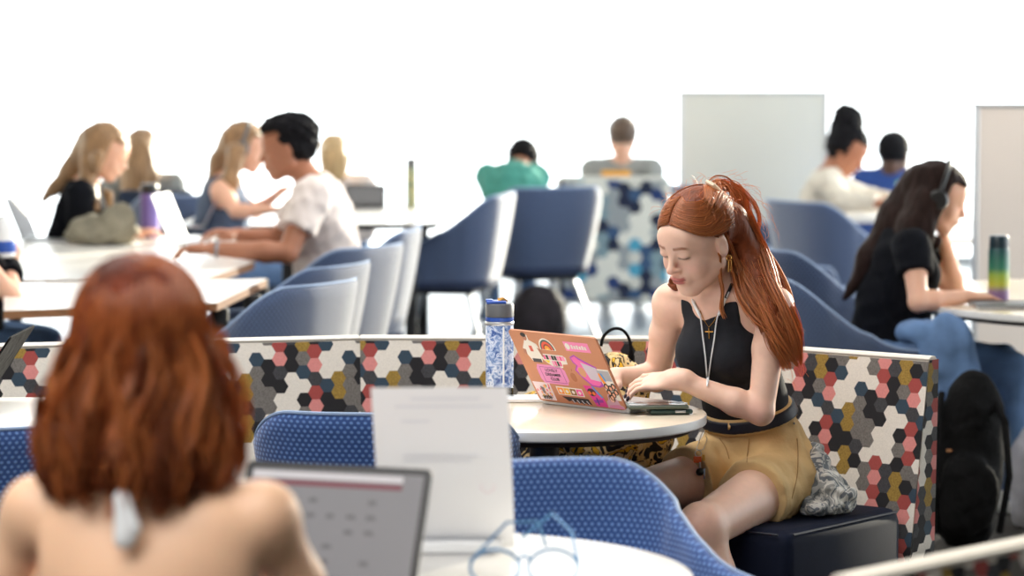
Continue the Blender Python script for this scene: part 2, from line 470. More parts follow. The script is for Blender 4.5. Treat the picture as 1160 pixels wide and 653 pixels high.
def stripe_mat():
    m = bpy.data.materials.new('grey_striped_cotton'); m.use_nodes = True
    nt = m.node_tree; N = nt.nodes; L = nt.links; p = N['Principled BSDF']; p.inputs['Roughness'].default_value = 0.9
    tc = N.new('ShaderNodeTexCoord'); w = N.new('ShaderNodeTexWave'); w.inputs['Scale'].default_value = 26; w.inputs['Distortion'].default_value = 12; w.inputs['Detail Scale'].default_value = 2
    L.new(tc.outputs['Object'], w.inputs['Vector']); r = N.new('ShaderNodeValToRGB'); L.new(w.outputs['Fac'], r.inputs[0])
    e = r.color_ramp.elements; e[0].position = .15; e[0].color = srgb((112, 116, 120)); e[1].position = .6; e[1].color = srgb((196, 194, 188)); L.new(r.outputs[0], p.inputs['Base Color'])
    return m
M['stripe_grey'] = camo_mat('grey_patchwork_cotton', [(92, 98, 102), (150, 152, 150), (206, 204, 198), (116, 122, 128), (190, 188, 180), (214, 212, 206)], 16, [.36, .44, .5, .56, .62])
def translucent(m, col, fac):
    nt = m.node_tree; N = nt.nodes; L = nt.links; p = N['Principled BSDF']; t = N.new('ShaderNodeBsdfTranslucent'); t.inputs[0].default_value = srgb(col)
    mx = N.new('ShaderNodeMixShader'); mx.inputs[0].default_value = fac; L.new(p.outputs[0], mx.inputs[1]); L.new(t.outputs[0], mx.inputs[2]); L.new(mx.outputs[0], N['Material Output'].inputs[0])
translucent(M['hair_strand'], (232, 150, 84), 0.35)

# ------------------------------------------------------------------ the room
def struct(name, mb, m, **k): return tag(mb.build(name, m, **k), kind='structure')
XL, XR, YB, YF, ZC = -7.0, 6.0, -2.5, 23.0, 3.6
struct('floor', MB().box(((XL + XR) / 2, (YB + 13.2) / 2, -0.05), (XR - XL, 13.2 - YB, 0.1)), M['carpet'], smooth=False)
struct('floor', MB().box(((XL + XR) / 2, (13.2 + YF) / 2, -0.05), (XR - XL, YF - 13.2, 0.1)), M['floor_gloss'], smooth=False)
struct('ceiling', MB().box(((XL + XR) / 2, (YB + YF) / 2, ZC + 0.05), (XR - XL + .4, YF - YB + .4, 0.1)), M['ceiling'], smooth=False)
struct('wall_left', MB().box((XL - 0.1, (YB + YF) / 2, ZC / 2), (0.2, YF - YB, ZC)), M['wall'], smooth=False)
struct('wall_rear', MB().box(((XL + XR) / 2, YB - 0.1, ZC / 2), (XR - XL + .4, 0.2, ZC)), M['wall'], smooth=False)

def glass_mat():
    m = bpy.data.materials.new('clear_glass'); m.use_nodes = True
    nt = m.node_tree; N = nt.nodes; L = nt.links; N.remove(N['Principled BSDF'])
    t = N.new('ShaderNodeBsdfTransparent'); t.inputs[0].default_value = (0.96, 0.98, 0.98, 1); g = N.new('ShaderNodeBsdfGlossy'); g.inputs['Roughness'].default_value = 0.02
    fr = N.new('ShaderNodeFresnel'); fr.inputs[0].default_value = 1.25
    mx = N.new('ShaderNodeMixShader'); L.new(fr.outputs[0], mx.inputs[0]); L.new(t.outputs[0], mx.inputs[1]); L.new(g.outputs[0], mx.inputs[2])
    L.new(mx.outputs[0], N['Material Output'].inputs[0]); return m
M['glass'] = glass_mat()
def window(name, p0, p1, posts):
    """full-height glazing between floor points p0 and p1"""
    p0, p1 = Vector((*p0, 0)), Vector((*p1, 0)); d = p1 - p0; L_ = d.length; d.normalize(); R = Matrix((d, Vector((-d.y, d.x, 0)), Vector((0, 0, 1)))).transposed()
    mid = (p0 + p1) / 2
    g = struct(name, MB().box(mid + Vector((0, 0, ZC / 2)), (L_, 0.012, ZC - 0.1), R), M['glass'], smooth=False)
    f = MB().box(mid + Vector((0, 0, 0.03)), (L_, 0.08, 0.06), R).box(mid + Vector((0, 0, ZC - 0.03)), (L_, 0.08, 0.06), R)
    for t in posts: f.box(p0 + d * (L_ * t) + Vector((0, 0, ZC / 2)), (0.05, 0.1, ZC - 0.12), R)
    fo = f.build('window_frame', M['alu'], g, smooth=False); return g
window('window_1', (XL, YF), (XR, YF), [0.0, 0.2, 0.86, 1.0])
window('window_2', (XR, YF), (XR, 9.0), [0.0, 0.25, 0.5, 0.75, 1.0])
struct('wall_right', MB().box((XR + 0.1, (YB + 9.0) / 2, ZC / 2), (0.2, 9.0 - YB, ZC)), M['wall'], smooth=False)
for x, y in ((-1.5, 3.0), (-1.0, 8.0), (0.5, 13.0)):  # glowing panels added out of view below the ceiling, as extra fill
    lp = thing('added_fill_panel', 'square white fill panel, added out of view %s' % {3.0: 'over the nearest table', 8.0: 'over the patterned booth', 13.0: 'over the far tables'}[y], 'added fill panel', (x, y, ZC))
    MB().box((0, 0, -0.03), (1.2, 1.2, 0.05), None, 0.01).build('frame', M['alu'], lp)
    MB().box((0, 0, -0.058), (1.1, 1.1, 0.006)).build('glowing_face', mat('fill_panel_glow', (255, 250, 240), 0.6, emit=((255, 248, 235), 3.0)), lp)

# ------------------------------------------------------------------ hexagon upholstery
TABLE = [['G','D','K','W','W','N','G','G'], ['G','G','W','G','G','W','K','K'], ['W','W','R','P','R','P','D','K'], ['W','W','W','D','D','K','K','W'],
         ['K','G','K','O','O','G','N','W'], ['R','P','R','G','K','R','P','D'], ['K','K','W','G','N','W','W','N'], ['O','K','O','O','W','W','W','O']]
PAL = {'W': (226, 220, 210), 'K': (30, 29, 33), 'G': (112, 108, 104), 'D': (62, 62, 66), 'R': (160, 72, 68), 'P': (214, 138, 134), 'O': (150, 122, 56), 'N': (50, 68, 84)}
HM = {k: mat('hex_' + n, PAL[k], 0.92, noise=(260, 0.3 if k in 'GDO' else 0.08), bump=(300, 0.2, 0.001)) for k, n in
      (('W', 'ivory'), ('K', 'black'), ('G', 'tweed_grey'), ('D', 'charcoal'), ('R', 'brick_red'), ('P', 'salmon'), ('O', 'olive'), ('N', 'slate_navy'))}
KEYS = list(HM)
BPAL = {'W': (222, 222, 214), 'K': (34, 42, 66), 'G': (150, 156, 160), 'D': (58, 84, 120), 'R': (78, 158, 190), 'P': (206, 206, 198), 'O': (126, 150, 160), 'N': (40, 60, 110)}
HB = {k: mat('blue_hex_' + n, BPAL[k], 0.92, noise=(160, 0.1)) for k, n in
      (('W', 'ivory'), ('K', 'ink'), ('G', 'grey'), ('D', 'denim'), ('R', 'turquoise'), ('P', 'stone'), ('O', 'fog'), ('N', 'navy'))}
def clip_rect(poly, x0, x1, y0, y1):
    for ax, lim, sg in ((0, x0, 1), (0, x1, -1), (1, y0, 1), (1, y1, -1)):
        out = []
        for i in range(len(poly)):
            a, b = poly[i - 1], poly[i]; ia = sg * (a[ax] - lim) >= -1e-9; ib = sg * (b[ax] - lim) >= -1e-9
            if ia != ib:
                t = (lim - a[ax]) / (b[ax] - a[ax]); out.append((a[0] + t * (b[0] - a[0]), a[1] + t * (b[1] - a[1])))
            if ib: out.append(b)
        poly = out
        if len(poly) < 3: return []
    return poly
def hex_faces(x0, x1, y0, y1, fmap, acc, S=0.0214, c0=0, r0=0, off=(0, 0)):
    """flat-topped hexagons over the rectangle, mapped by fmap(x, y) -> point; acc = (verts, faces, mats)"""
    dx, dy = 1.5 * S, math.sqrt(3) * S
    for ci in range(int((x0 - off[0]) / dx) - 2, int((x1 - off[0]) / dx) + 3):
        for ri in range(int((y0 - off[1]) / dy) - 2, int((y1 - off[1]) / dy) + 3):
            cx = ci * dx + off[0]; cy = ri * dy + (dy / 2 if ci % 2 else 0) + off[1]
            poly = clip_rect([(cx + S * math.cos(math.radians(60 * k)), cy + S * math.sin(math.radians(60 * k))) for k in range(6)], x0, x1, y0, y1)
            if not poly: continue
            n = len(acc[0]); acc[0].extend(fmap(x, y) for x, y in poly); acc[1].append(tuple(range(n, n + len(poly))))
            acc[2].append(KEYS.index(TABLE[(ci + c0) % 8][(-ri + r0) % 8]))
def hex_mesh(name, acc, mats, parent, off=(0, 0, 0)):
    me = bpy.data.meshes.new(name); o_ = Vector(off)
    me.from_pydata([tuple(Vector(v) - o_) for v in acc[0]], [], acc[1])
    for m in mats.values(): me.materials.append(m)
    me.polygons.foreach_set('material_index', acc[2]); me.update()
    return link(name, me, None, parent)

def booth(name, label, A, B, zb=0.835, seat=True, ends=(True, True), seat_in=0.54, group=None, phase=(0, 0), thick=(0.045, 0.155), hex_back=False, seat_trim=(0.0, 0.0)):
    """upright bench: the rear bottom line runs A->B (left to right as seen from its seat side, the seat being at -n)"""
    A, B = Vector((*A, 0)), Vector((*B, 0)); d = (B - A); L_ = d.length; d.normalize(); n = Vector((-d.y, d.x, 0))
    t = thing(name, label, 'bench', tuple(A), 0, group)
    P = lambda x, y, z: A + d * x + n * y + Vector((0, 0, z))          # y = 0 rear plane, negative to the seat side
    z0 = 0.06
    def yf(z): return -(thick[1] + (thick[0] - thick[1]) * (z - z0) / (zb - z0)) + 0.02 * (z - z0) / (zb - z0)
    yr = lambda z: 0.02 * (z - z0) / (zb - z0)
    core = MB(); poly = [(yf(z0), z0), (yr(z0), z0), (yr(zb), zb - 0.012), (yr(zb) - 0.012, zb), (yf(zb) + 0.012, zb), (yf(zb), zb - 0.012)]
    vs = [P(0.003, y, z) for y, z in poly] + [P(L_ - 0.003, y, z) for y, z in poly]; k = len(poly)
    core.add(vs, [tuple(range(k)), tuple(reversed(range(k, 2 * k)))] + [(i, k + i, k + (i + 1) % k, (i + 1) % k) for i in range(k)])
    bo = core.build('backrest', mat('ivory_upholstery', (228, 222, 212), 0.9, noise=(200, 0.05)), t, off=A, smooth=False)
    acc = ([], [], [])
    hex_faces(0, L_, z0, zb - 0.012, lambda x, z: P(x, yf(z) - 0.002, z), acc, c0=phase[0], r0=phase[1])
    if ends[1]:
        hex_faces(0, 1, z0, zb - 0.008, lambda x, z: P(L_ + 0.001, yf(z) + (yr(z) - yf(z)) * x, z), acc, off=(0.013, 0.01), c0=3) if False else \
        hex_faces(-0.16, 0.02, z0, zb - 0.008, lambda x, z: P(L_ + 0.001, min(max(x, yf(z)), yr(z)), z), acc, c0=5, off=(0.006, 0.004))
    if ends[0]: hex_faces(-0.16, 0.02, z0, zb - 0.008, lambda x, z: P(-0.001, min(max(-x - 0.14, yf(z)), yr(z)), z), acc, c0=2)
    if hex_back: hex_faces(0, L_, z0, zb - 0.012, lambda x, z: P(L_ - x, yr(z) + 0.002, z), acc, c0=1, r0=3)
    hex_mesh('hexagon_upholstery', acc, HM, t, A)
    pp = MB().tube([P(0, yf(zb) + 0.001, zb - 0.006), P(L_, yf(zb) + 0.001, zb - 0.006)], 0.0035, 8).build('piping', mat('ivory_piping', (232, 228, 220), 0.8), t, off=A)
    if seat:
        s0, s1 = seat_trim; w = L_ - s0 - s1; c = P(s0 + w / 2, -thick[1] - seat_in / 2 + 0.01, 0.27)
        R = Matrix((d, n, Vector((0, 0, 1)))).transposed()
        MB().box(c, (w, seat_in, 0.38), R, 0.035).build('seat', M['navy_leather'], t, off=A)
        MB().tube([P(s0 + 0.03, -thick[1] - seat_in + 0.012, 0.452), P(L_ - s1 - 0.03, -thick[1] - seat_in + 0.012, 0.452)], 0.003, 6).tube(
            [P(L_ - s1 - 0.003, -thick[1] - seat_in + 0.04, 0.452), P(L_ - s1 - 0.003, -thick[1] - 0.02, 0.452)], 0.003, 6).build('seat_seam', M['belt'], t, off=A)
    MB().box(P(L_ / 2, -thick[1] / 2 - (seat_in / 2 if seat else 0), 0.04), (L_ - 0.1, (seat_in if seat else 0) + thick[1] - 0.06, 0.08), Matrix((d, n, Vector((0, 0, 1)))).transposed()).build('plinth', M['black_plastic'], t, off=A, smooth=False)
    return t
# right module, middle and left modules of the curved banquette
th = math.radians(38); dR = Vector((math.cos(th), -math.sin(th), 0)); nR = Vector((math.sin(th), math.cos(th), 0))
A_ = Vector((0.662, 7.68, 0))
E_ = A_ + nR * 0.69
C1 = E_ - dR * 0.90
booth('banquette', 'right end of the curved banquette, ending in the navy seat the red-haired student sits on', (C1.x, C1.y), (E_.x, E_.y), ends=(False, True), phase=(2, 1), seat_trim=(0.24, 0))
booth('banquette', 'middle straight stretch of the hexagon-patterned banquette, behind the blue water bottle', (-0.42, 8.80), (C1.x, C1.y), ends=(False, False), phase=(4, 2), seat_trim=(0.09, 0.24))
booth('banquette', 'long left stretch of the hexagon-patterned banquette, behind the auburn-haired woman', (-1.95, 8.42), (-0.42, 8.80), ends=(True, False), phase=(0, 2), seat_trim=(0, 0.09))
booth('banquette', 'near hexagon-patterned bench cut off by the bottom right corner', (0.50, 4.89), (1.30, 5.75), zb=0.835, thick=(0.06, 0.14))
# ------------------------------------------------------------------ tub chairs
def sstep(a, b, x): x = min(max((x - a) / (b - a), 0), 1); return x * x * (3 - 2 * x)
def make_chair(name, label, fab, group, hb=0.82, ha=0.64, lite=True):
    t = thing(name, label, 'chair', (0, 0, 0), 0, group)
    NU, NZ = 64, 12
    rx, ry = 0.285, 0.27
    def plan(u, out=0.0):
        a = abs(u); sg = 1 if u >= 0 else -1
        if a < 0.62:
            an = a / 0.62 * math.pi / 2
            # squarish back
            ex = 0.72
            x = (rx + out) * (math.sin(an) ** ex); y = -(ry + out) * (math.cos(an) ** ex)
        else:
            x = rx + out + 0.16 * (a - 0.62); y = (a - 0.62) / 0.38 * 0.27
        return sg * x, y - 0.02
    def top(u):
        a = abs(u); h = hb - (hb - ha) * sstep(0.22, 0.78, a) - 0.02 * max(a - 0.74, 0) / 0.26
        if a > 0.93: h -= (a - 0.93) ** 2 * 14
        return h
    zb_ = 0.40
    vs = []; fs = []; uvs = []
    us = [-1 + 2 * i / NU for i in range(NU + 1)]
    arc = [0.0]
    for i in range(NU):
        p, q = plan(us[i]), plan(us[i + 1]); arc.append(arc[-1] + math.hypot(p[0] - q[0], p[1] - q[1]))
    th_ = 0.032
    def pt(i, w, side):          # w 0..1 height, side 0 outer 1 inner
        u = us[i]; z = zb_ + (top(u) - zb_) * w
        lean = 0.10 * (z - zb_) * (1.35 if abs(u) < 0.5 else 1.0) - 0.05 * (1 - w) ** 2 * (0.5)
        x, y = plan(u, lean - (th_ if side else 0))
        return (x, y, z)
    ring = NZ * 2 + 2 + 2
    for i in range(NU + 1):
        col = [pt(i, w / NZ, 0) for w in range(NZ + 1)]
        inn = [pt(i, w / NZ, 1) for w in range(NZ, -1, -1)]
        o, n_ = Vector(col[-1]), Vector(inn[0]); mid = (o + n_) / 2 + Vector((0, 0, 0.014))
        o2 = o.lerp(n_, 0.2) + Vector((0, 0, 0.010)); n2 = o.lerp(n_, 0.8) + Vector((0, 0, 0.010))
        r = col + [tuple(o2), tuple(mid), tuple(n2)] + inn
        vs += r
    R_ = len(r)
    for i in range(NU):
        for k in range(R_):
            k2 = (k + 1) % R_; fs.append((i * R_ + k, (i + 1) * R_ + k, (i + 1) * R_ + k2, i * R_ + k2))
    fs.append(tuple(range(R_))); fs.append(tuple(reversed(range(NU * R_, NU * R_ + R_))))
    me = bpy.data.meshes.new('backrest'); me.from_pydata(vs, [], fs)
    uv = me.uv_layers.new(name='UVMap')
    for lp in me.loops:
        i, k = divmod(lp.vertex_index, R_); uv.data[lp.index].uv = (arc[min(i, NU)], vs[lp.vertex_index][2])
    me.polygons.foreach_set('use_smooth', [True] * len(me.polygons)); me.update(); me.set_sharp_from_angle(angle=math.radians(60))
    sh = link('backrest', me, fab, t)
    # piping along the rim, seat, legs
    rim = [Vector(vs[i * R_ + NZ + 1]) + Vector((0, 0, 0.003)) for i in range(NU + 1)]
    MB().tube(rim, 0.0045, 6).build('piping', M['piping'], sh)
    sp = [(x * 0.93, y * 0.93 + 0.0) for x, y in [plan(u) for u in us]] + [(0.22, 0.275), (0.0, 0.30), (-0.22, 0.275)]
    mb = MB(); n = len(sp); vv = []
    for sc_, z in ((0.94, 0.375), (1.0, 0.39), (1.0, 0.435), (0.985, 0.455), (0.93, 0.467), (0.6, 0.47)):
        vv += [(x * sc_, y * sc_, z) for x, y in sp]
    mb.add(vv, [(j * n + i, j * n + (i + 1) % n, (j + 1) * n + (i + 1) % n, (j + 1) * n + i) for j in range(5) for i in range(n)] + [tuple(reversed(range(n))), tuple(5 * n + i for i in range(n))])
    mb.build('seat', M['dark_seat'], t)
    MB().box((0, 0, 0.36), (0.36, 0.36, 0.03), None, 0.01).build('seat_frame', M['black_metal'], t)
    for sx in (-1, 1):
        for sy in (-1, 1):
            MB().tube([(sx * 0.15, sy * 0.15, 0.37), (sx * 0.27, sy * 0.26, 0.008)], [0.017, 0.011], 10).build('leg', M['steel'], t)
    return t
def place(o, x, y, rz, label=None, z=0):
    o.location = (x, y, z); o.rotation_euler = (0, 0, math.radians(rz))
    if label: o['label'] = label
    return o
# chair's front is +y of its own; rz turns it
G1 = 'dotted blue tub chairs near the camera'; G2 = 'slate blue tub chairs around the room'
cn = make_chair('tub_chair', 'blue dotted tub chair facing the camera just behind the nearest white table', M['chair_blue'], G1, hb=0.79, ha=0.615)
place(cn, 0.10, 6.13, 200)
c = copy_tree(cn); place(c, -0.285, 7.57, -2, 'blue dotted tub chair half hidden by the standing paper sheet')
c = copy_tree(cn); place(c, -1.295, 7.27, 4, 'blue dotted tub chair at the left edge under the small white table')
cf = make_chair('tub_chair', 'slate blue tub chair nearest behind the patterned bench, left of centre', M['chair_slate'], G2, hb=0.835, ha=0.60)
P0 = at(318, 340, 10.9); place(cf, -0.89, 10.62, 62)
spec_chairs = [
    (-0.88, 11.42, 66, 'second slate blue tub chair behind the bench, right behind the nearest one'),
    (-0.80, 12.42, 60, 'slate blue tub chair nearest below the back of the man in the white tee'),
    (-0.73, 13.40, 84, 'slate tub chair the man in the white tee sits on'),
    (1.12, 10.95, -72, 'bright blue tub chair the woman with black headphones sits on'),
    (1.22, 12.3, -66, 'tub chair whose pale rim shows just left of the woman with black headphones'),
    (1.08, 13.6, -62, 'wide slate tub chair right of the red-haired student, nearest of those behind her'),
    (1.10, 14.75, -62, 'slate tub chair in the middle of the row right of the red-haired student'),
    (1.62, 15.7, -58, 'tub chair with tall pale rim just below the woman in the cream sweater'),
    (1.22, 17.2, -64, 'farthest pale tub chair in front of the standing whiteboard'),
    (-0.34, 16.3, 78, 'slate tub chair left of the one the person in teal leans over'),
    (0.12, 17.2, 22, 'slate tub chair the person in teal slumps behind'),
    (-1.66, 16.4, 10, 'light blue tub chair between the purple bottle and the blonde woman with headphones'),
]
for x, y, rz, lb in spec_chairs:
    c = copy_tree(cf); place(c, x, y, rz, lb)

# ------------------------------------------------------------------ tables
def round_table(name, label, c, r, top='cream_top', h=0.74, ry=None, group=None, cat='table', edge='white_edge'):
    t = thing(name, label, cat, (c[0], c[1], 0), 0, group); ry = ry or r; q = ry / r
    MB().lathe([(r - 0.004, h - 0.0245), (r, h - 0.021), (r, h - 0.003), (r - 0.001, h - 0.0008)], n=96, sy=q).build('edge_band', M[edge], t)
    MB().lathe([(r - 0.0012, h - 0.004), (r - 0.0012, h - 0.0006), (r - 0.003, h)], n=96, sy=q).build('tabletop', M[top], t)
    MB().lathe([(r - 0.035, h - 0.04), (r - 0.012, h - 0.0255)], n=96, sy=q).build('underside', M['under'], t)
    MB().lathe([(0.036, 0.03), (0.036, h - 0.05)], n=24).lathe([(0.10, h - 0.05), (0.11, h - 0.041)], n=24).build('pole', M['black_metal'], t)
    MB().lathe([(0.24, 0.0), (0.24, 0.008), (0.22, 0.014), (0.05, 0.03), (0.04, 0.05)], n=48).build('base', M['black_metal'], t)
    return t
round_table('cafe_table', 'round cream table with black pole holding the laptop covered in stickers', (0.079, 7.80), 0.396)
round_table('cafe_table', 'nearest round white table, at the bottom centre, with paper sheet and blue glasses', (-0.19, 5.45), 0.50, 'white_top')
round_table('cafe_table', 'small round white table at the left edge in front of the patterned bench', (-1.25, 7.68), 0.45, 'white_top')
round_table('oval_table', 'oval cream table at the right edge with the green ombre bottle', (2.00, 11.2), 0.62, ry=0.85)
def long_table(name, label, poly, top='white_top', h=0.74, edge='wood_edge', legs=None, leg_h=None, group=None):
    cx = sum(p[0] for p in poly) / len(poly); cy = sum(p[1] for p in poly) / len(poly)
    t = thing(name, label, 'table', (cx, cy, 0), 0, group)
    lp = [(x - cx, y - cy) for x, y in poly]
    MB().prism(lp, h - 0.03, h - 0.002).build('edge_band', M[edge], t, smooth=False)
    MB().prism([(x * 0.998, y * 0.998) for x, y in lp], h - 0.003, h).build('tabletop', M[top], t, smooth=False)
    for x, y in (legs or lp):
        k = 0.86; MB().box((x * k, y * k, (h - 0.03) / 2), (0.06, 0.06, h - 0.03), None, 0.008).build('leg', M['black_metal'], t)
    return t
a, b, c, d = atz(6, 268, .74), atz(292, 266, .74), atz(288, 297, .74), atz(228, 317, .74)
e = atz(6, 317, .74)
long_table('work_table', 'big white table at left where the man in the white tee types', [(e.x, e.y), (d.x, d.y), (c.x, c.y), (b.x, b.y), (a.x, a.y)], legs=[(a.x+1.6-1.0, -1.0), (0.62, -0.9), (0.62, 1.0), (-0.8, 1.1)])
a, b, c, d = atz(4, 321, .74), atz(302, 316, .74), atz(246, 343, .74), atz(4, 352, .74)
long_table('work_table', 'narrow white table in front of the big one at left', [(d.x, d.y), (c.x, c.y), (b.x, b.y), (a.x, a.y)], legs=[(-0.6, -0.35), (0.42, -0.3), (0.5, 0.35), (-0.6, 0.4)])
a, b, c, d = atz(236, 236, .74), atz(505, 232, .74), atz(495, 253, .74), atz(200, 256, .74)
long_table('work_table', 'far white table with the tall printed bottle standing on it', [(d.x, d.y), (c.x, c.y), (b.x, b.y), (a.x, a.y)], edge='black_metal', legs=[(-0.55, -0.5), (0.56, -0.55), (0.6, 0.5), (-0.6, 0.5)])
a, b, c, d = atz(955, 232, .74), atz(1010, 229, .74), atz(1045, 246, .74), atz(958, 246, .74)
long_table('work_table', 'far white table the woman in the cream sweater works at', [(d.x, d.y), (c.x, c.y), (b.x, b.y), (a.x, a.y)], edge='white_edge')
a, b, c, d = atz(1060, 248, .74), atz(1130, 248, .74), atz(1130, 270, .74), atz(1060, 270, .74)
long_table('work_table', 'white table beyond the beige panel seen behind the face of the woman with black headphones', [(d.x, d.y), (c.x, c.y), (b.x, b.y), (a.x, a.y)], edge='white_edge')

# ------------------------------------------------------------------ standing boards
def board(name, label, u0, u1, v, Y, h, m):
    p0, p1 = at(u0, v, Y), at(u1, v, Y); w = p1.x - p0.x; z = p0.z; cx = (p0.x + p1.x) / 2
    t = thing(name, label, 'partition', (cx, Y, 0))
    MB().box((0, 0, (z + 0.12) / 2), (w - 0.03, 0.03, z - 0.12 - 0.02), None, 0.004).build('panel', m, t)
    f = MB()
    for s_ in (-1, 1): f.box((s_ * (w / 2 - 0.012), 0, (z + 0.1) / 2), (0.024, 0.04, z - 0.1), None, 0.006)
    f.box((0, 0, z - 0.01), (w, 0.04, 0.02), None, 0.006).box((0, 0, 0.11), (w, 0.04, 0.02), None, 0.006).build('frame', M['silver'], t)
    for s_ in (-1, 1): MB().box((s_ * (w / 2 - 0.05), 0, 0.06), (0.05, 0.05, 0.08)).box((s_ * (w / 2 - 0.05), 0, 0.02), (0.05, 0.5, 0.035), None, 0.01).build('foot', M['grey_plastic'], t)
board('partition_board', 'pale whiteboard partition standing behind the red-haired student', 769, 938, 103, 19.4, 1.3, M['board'])
board('partition_board', 'beige partition panel cut off by the right edge behind the ombre bottle', 1103, 1290, 117, 14.0, 1.3, M['board_warm'])

# ------------------------------------------------------------------ laptops
def laptop(name, label, hinge_a, hinge_b, base_dir, W, D, open_deg, lidm, basem, screenm=None, loc_z=0.741, th_=0.009, stickers=False):
    """hinge_a->hinge_b bottom edge of the lid; base_dir horizontal unit vector from the hinge towards the user"""
    a, b_ = Vector((hinge_a[0], hinge_a[1], 0)), Vector((hinge_b[0], hinge_b[1], 0))
    t = thing(name, label, 'laptop', (a.x, a.y, loc_z))
    e = (b_ - a).normalized(); W = W or (b_ - a).length; bd = Vector((*base_dir, 0)); bd = (bd - e * bd.dot(e)).normalized(); up = Vector((0, 0, 1))
    n_ = e.cross(bd); sgn = 1 if n_.z > 0 else -1
    Tb = lambda v: e * v.x + bd * v.y + up * v.z
    poly = [(x + W / 2, y + D / 2) for x, y in rr_poly(W, D, 0.011)]
    bs = MB().prism(poly if sgn > 0 else poly[::-1], 0.0, th_, Tb).build('keyboard_deck', basem, t, angle=30)
    kb = MB(); nx, ny = 13, 5
    for i in range(nx):
        for j in range(ny):
            kb.prism([(x, y) for x, y in rr_poly(W * .066, D * .082, .002, 1, W * (.09 + .82 * (i + .5) / nx), D * (.08 + .44 * (j + .5) / ny))][::sgn], th_, th_ + .0012, Tb)
    kb.build('keys', M['black_plastic'], bs, smooth=False)
    MB().prism([(x, y) for x, y in rr_poly(W * .36, D * .32, .004, 2, W / 2, D * .78)][::sgn], th_, th_ + .0004, Tb).build('trackpad', M['grey_plastic'] if basem is not M['silver'] else M['silver'], bs, smooth=False)
    an = math.radians(open_deg); lv = (bd * math.cos(an) + up * math.sin(an)); ln = (bd * math.sin(an) - up * math.cos(an))   # ln: towards the user
    O = up * (th_ + 0.001)
    Tl = lambda v: O + e * v.x + lv * v.y + ln * v.z
    sg2 = 1 if e.cross(lv).dot(ln) > 0 else -1
    poly = [(x + W / 2, y + D / 2) for x, y in rr_poly(W, D, 0.011)][::sg2]
    ld = MB().prism(poly, -0.005, 0.0, Tl).build('lid', lidm, t, angle=30)
    MB().prism([(x, y) for x, y in rr_poly(W - .004, D - .004, .010, 5, W / 2, D / 2)][::sg2], 0.0, 0.0008, Tl).build('bezel', M['black_plastic'], ld, smooth=False)
    sc_ = MB().prism([(x, y) for x, y in rr_poly(W - .024, D - .030, .003, 2, W / 2, D / 2 + .003)][::sg2], 0.0008, 0.0012, Tl).build('screen', screenm or M['screen_white'], ld, smooth=False)
    MB().tube([O + e * 0.02, O + e * (W - 0.02)], 0.004, 8).build('hinge', M['black_plastic'], t)
    return t, ld, sc_, Tl, W, D, sg2
M['screen_white'] = mat('bright_screen', (235, 240, 245), 0.3, emit=((235, 240, 248), 0.9))
M['screen_grey'] = mat('grey_screen', (100, 100, 104), 0.5, emit=((176, 176, 180), 0.18))
M['screen_dark'] = mat('dark_screen', (44, 46, 52), 0.15)
M['copper'] = mat('copper_orange_shell', (196, 134, 102), 0.42, 0.15, noise=(40, 0.02))

# stickered laptop: lid outside faces the camera
BR, BL = Vector((0.283, 7.771)), Vector((0.0725, 7.995))
t, ld, sc_, Tl, W, D, sg2 = laptop('laptop', 'open laptop with copper-orange lid covered in stickers', BL, BR, (0.729, 0.685), None, 0.215, 90 + 31, M['copper'], M['silver'])
def stick(poly, m, lev=1, name='sticker', T=None, smooth=False):
    """poly in lid coordinates seen from outside: x 0..1 left to right, y 0..1 from the top down"""
    zz = -0.005 - 0.00025 * lev
    return MB().prism([(x * W, (1 - y) * D) for x, y in poly], zz, zz + 0.0003 * 1.2, Tl).build(name, m, ld, smooth=False)
cm = {}
def C(r, g, b):
    if (r, g, b) not in cm: cm[(r, g, b)] = mat('sticker_ink', (r, g, b), 0.5)
    return cm[(r, g, b)]
def el(cx, cy, rx, ry, n=20, a0=0, a1=360): return [(cx + rx * math.cos(math.radians(a0 + (a1 - a0) * i / n)), cy + ry * math.sin(math.radians(a0 + (a1 - a0) * i / n))) for i in range(n + (a1 - a0 < 360))]
def sgrp(outline, m, items, lab):
    """sticker with its printed shapes as sub-shapes of one mesh"""
    mb = MB(); mats = [m]
    def put(poly, mm, lev):
        if mm not in mats: mats.append(mm)
        mb.cur = mats.index(mm); zz = -0.005 - 0.0003 * lev
        mb.prism([(x * W, (1 - y) * D) for x, y in poly], zz, zz + 0.0003, Tl)
    put(outline, m, 1)
    for k, (poly, mm) in enumerate(items): put(poly, mm, 2 + k * 0.12)
    o = mb.build('sticker', mats, ld, smooth=False); o['label'] = lab; return o
# (lid u runs from BL side = left in the picture; v from the top)
R4 = lambda x0, y0, x1, y1: [(x0, y0), (x1, y0), (x1, y1), (x0, y1)]
WH, BK, PK, HP = C(236, 234, 230), C(26, 24, 30), C(244, 150, 200), C(236, 84, 160)
sgrp([(.09, .24), (.15, .12), (.13, .05), (.16, .01 + .03), (.20, .05), (.20, .12), (.27, .17), (.30, .33), (.27, .36), (.25, .43), (.15, .43), (.11, .33), (.08, .31)], WH,
     [(el(.163, .08, .026, .05), C(176, 120, 100)), (el(.16, .05, .03, .03), BK), (R4(.17, .20, .205, .28), C(206, 90, 80)), ([(.09, .25), (.12, .26), (.11, .34), (.08, .31)], C(176, 120, 100)), ([(.26, .22), (.29, .24), (.30, .34), (.28, .35)], C(176, 120, 100)), (R4(.15, .38, .25, .43), C(50, 56, 70))], 'cut-out sticker of a person in a white tee')
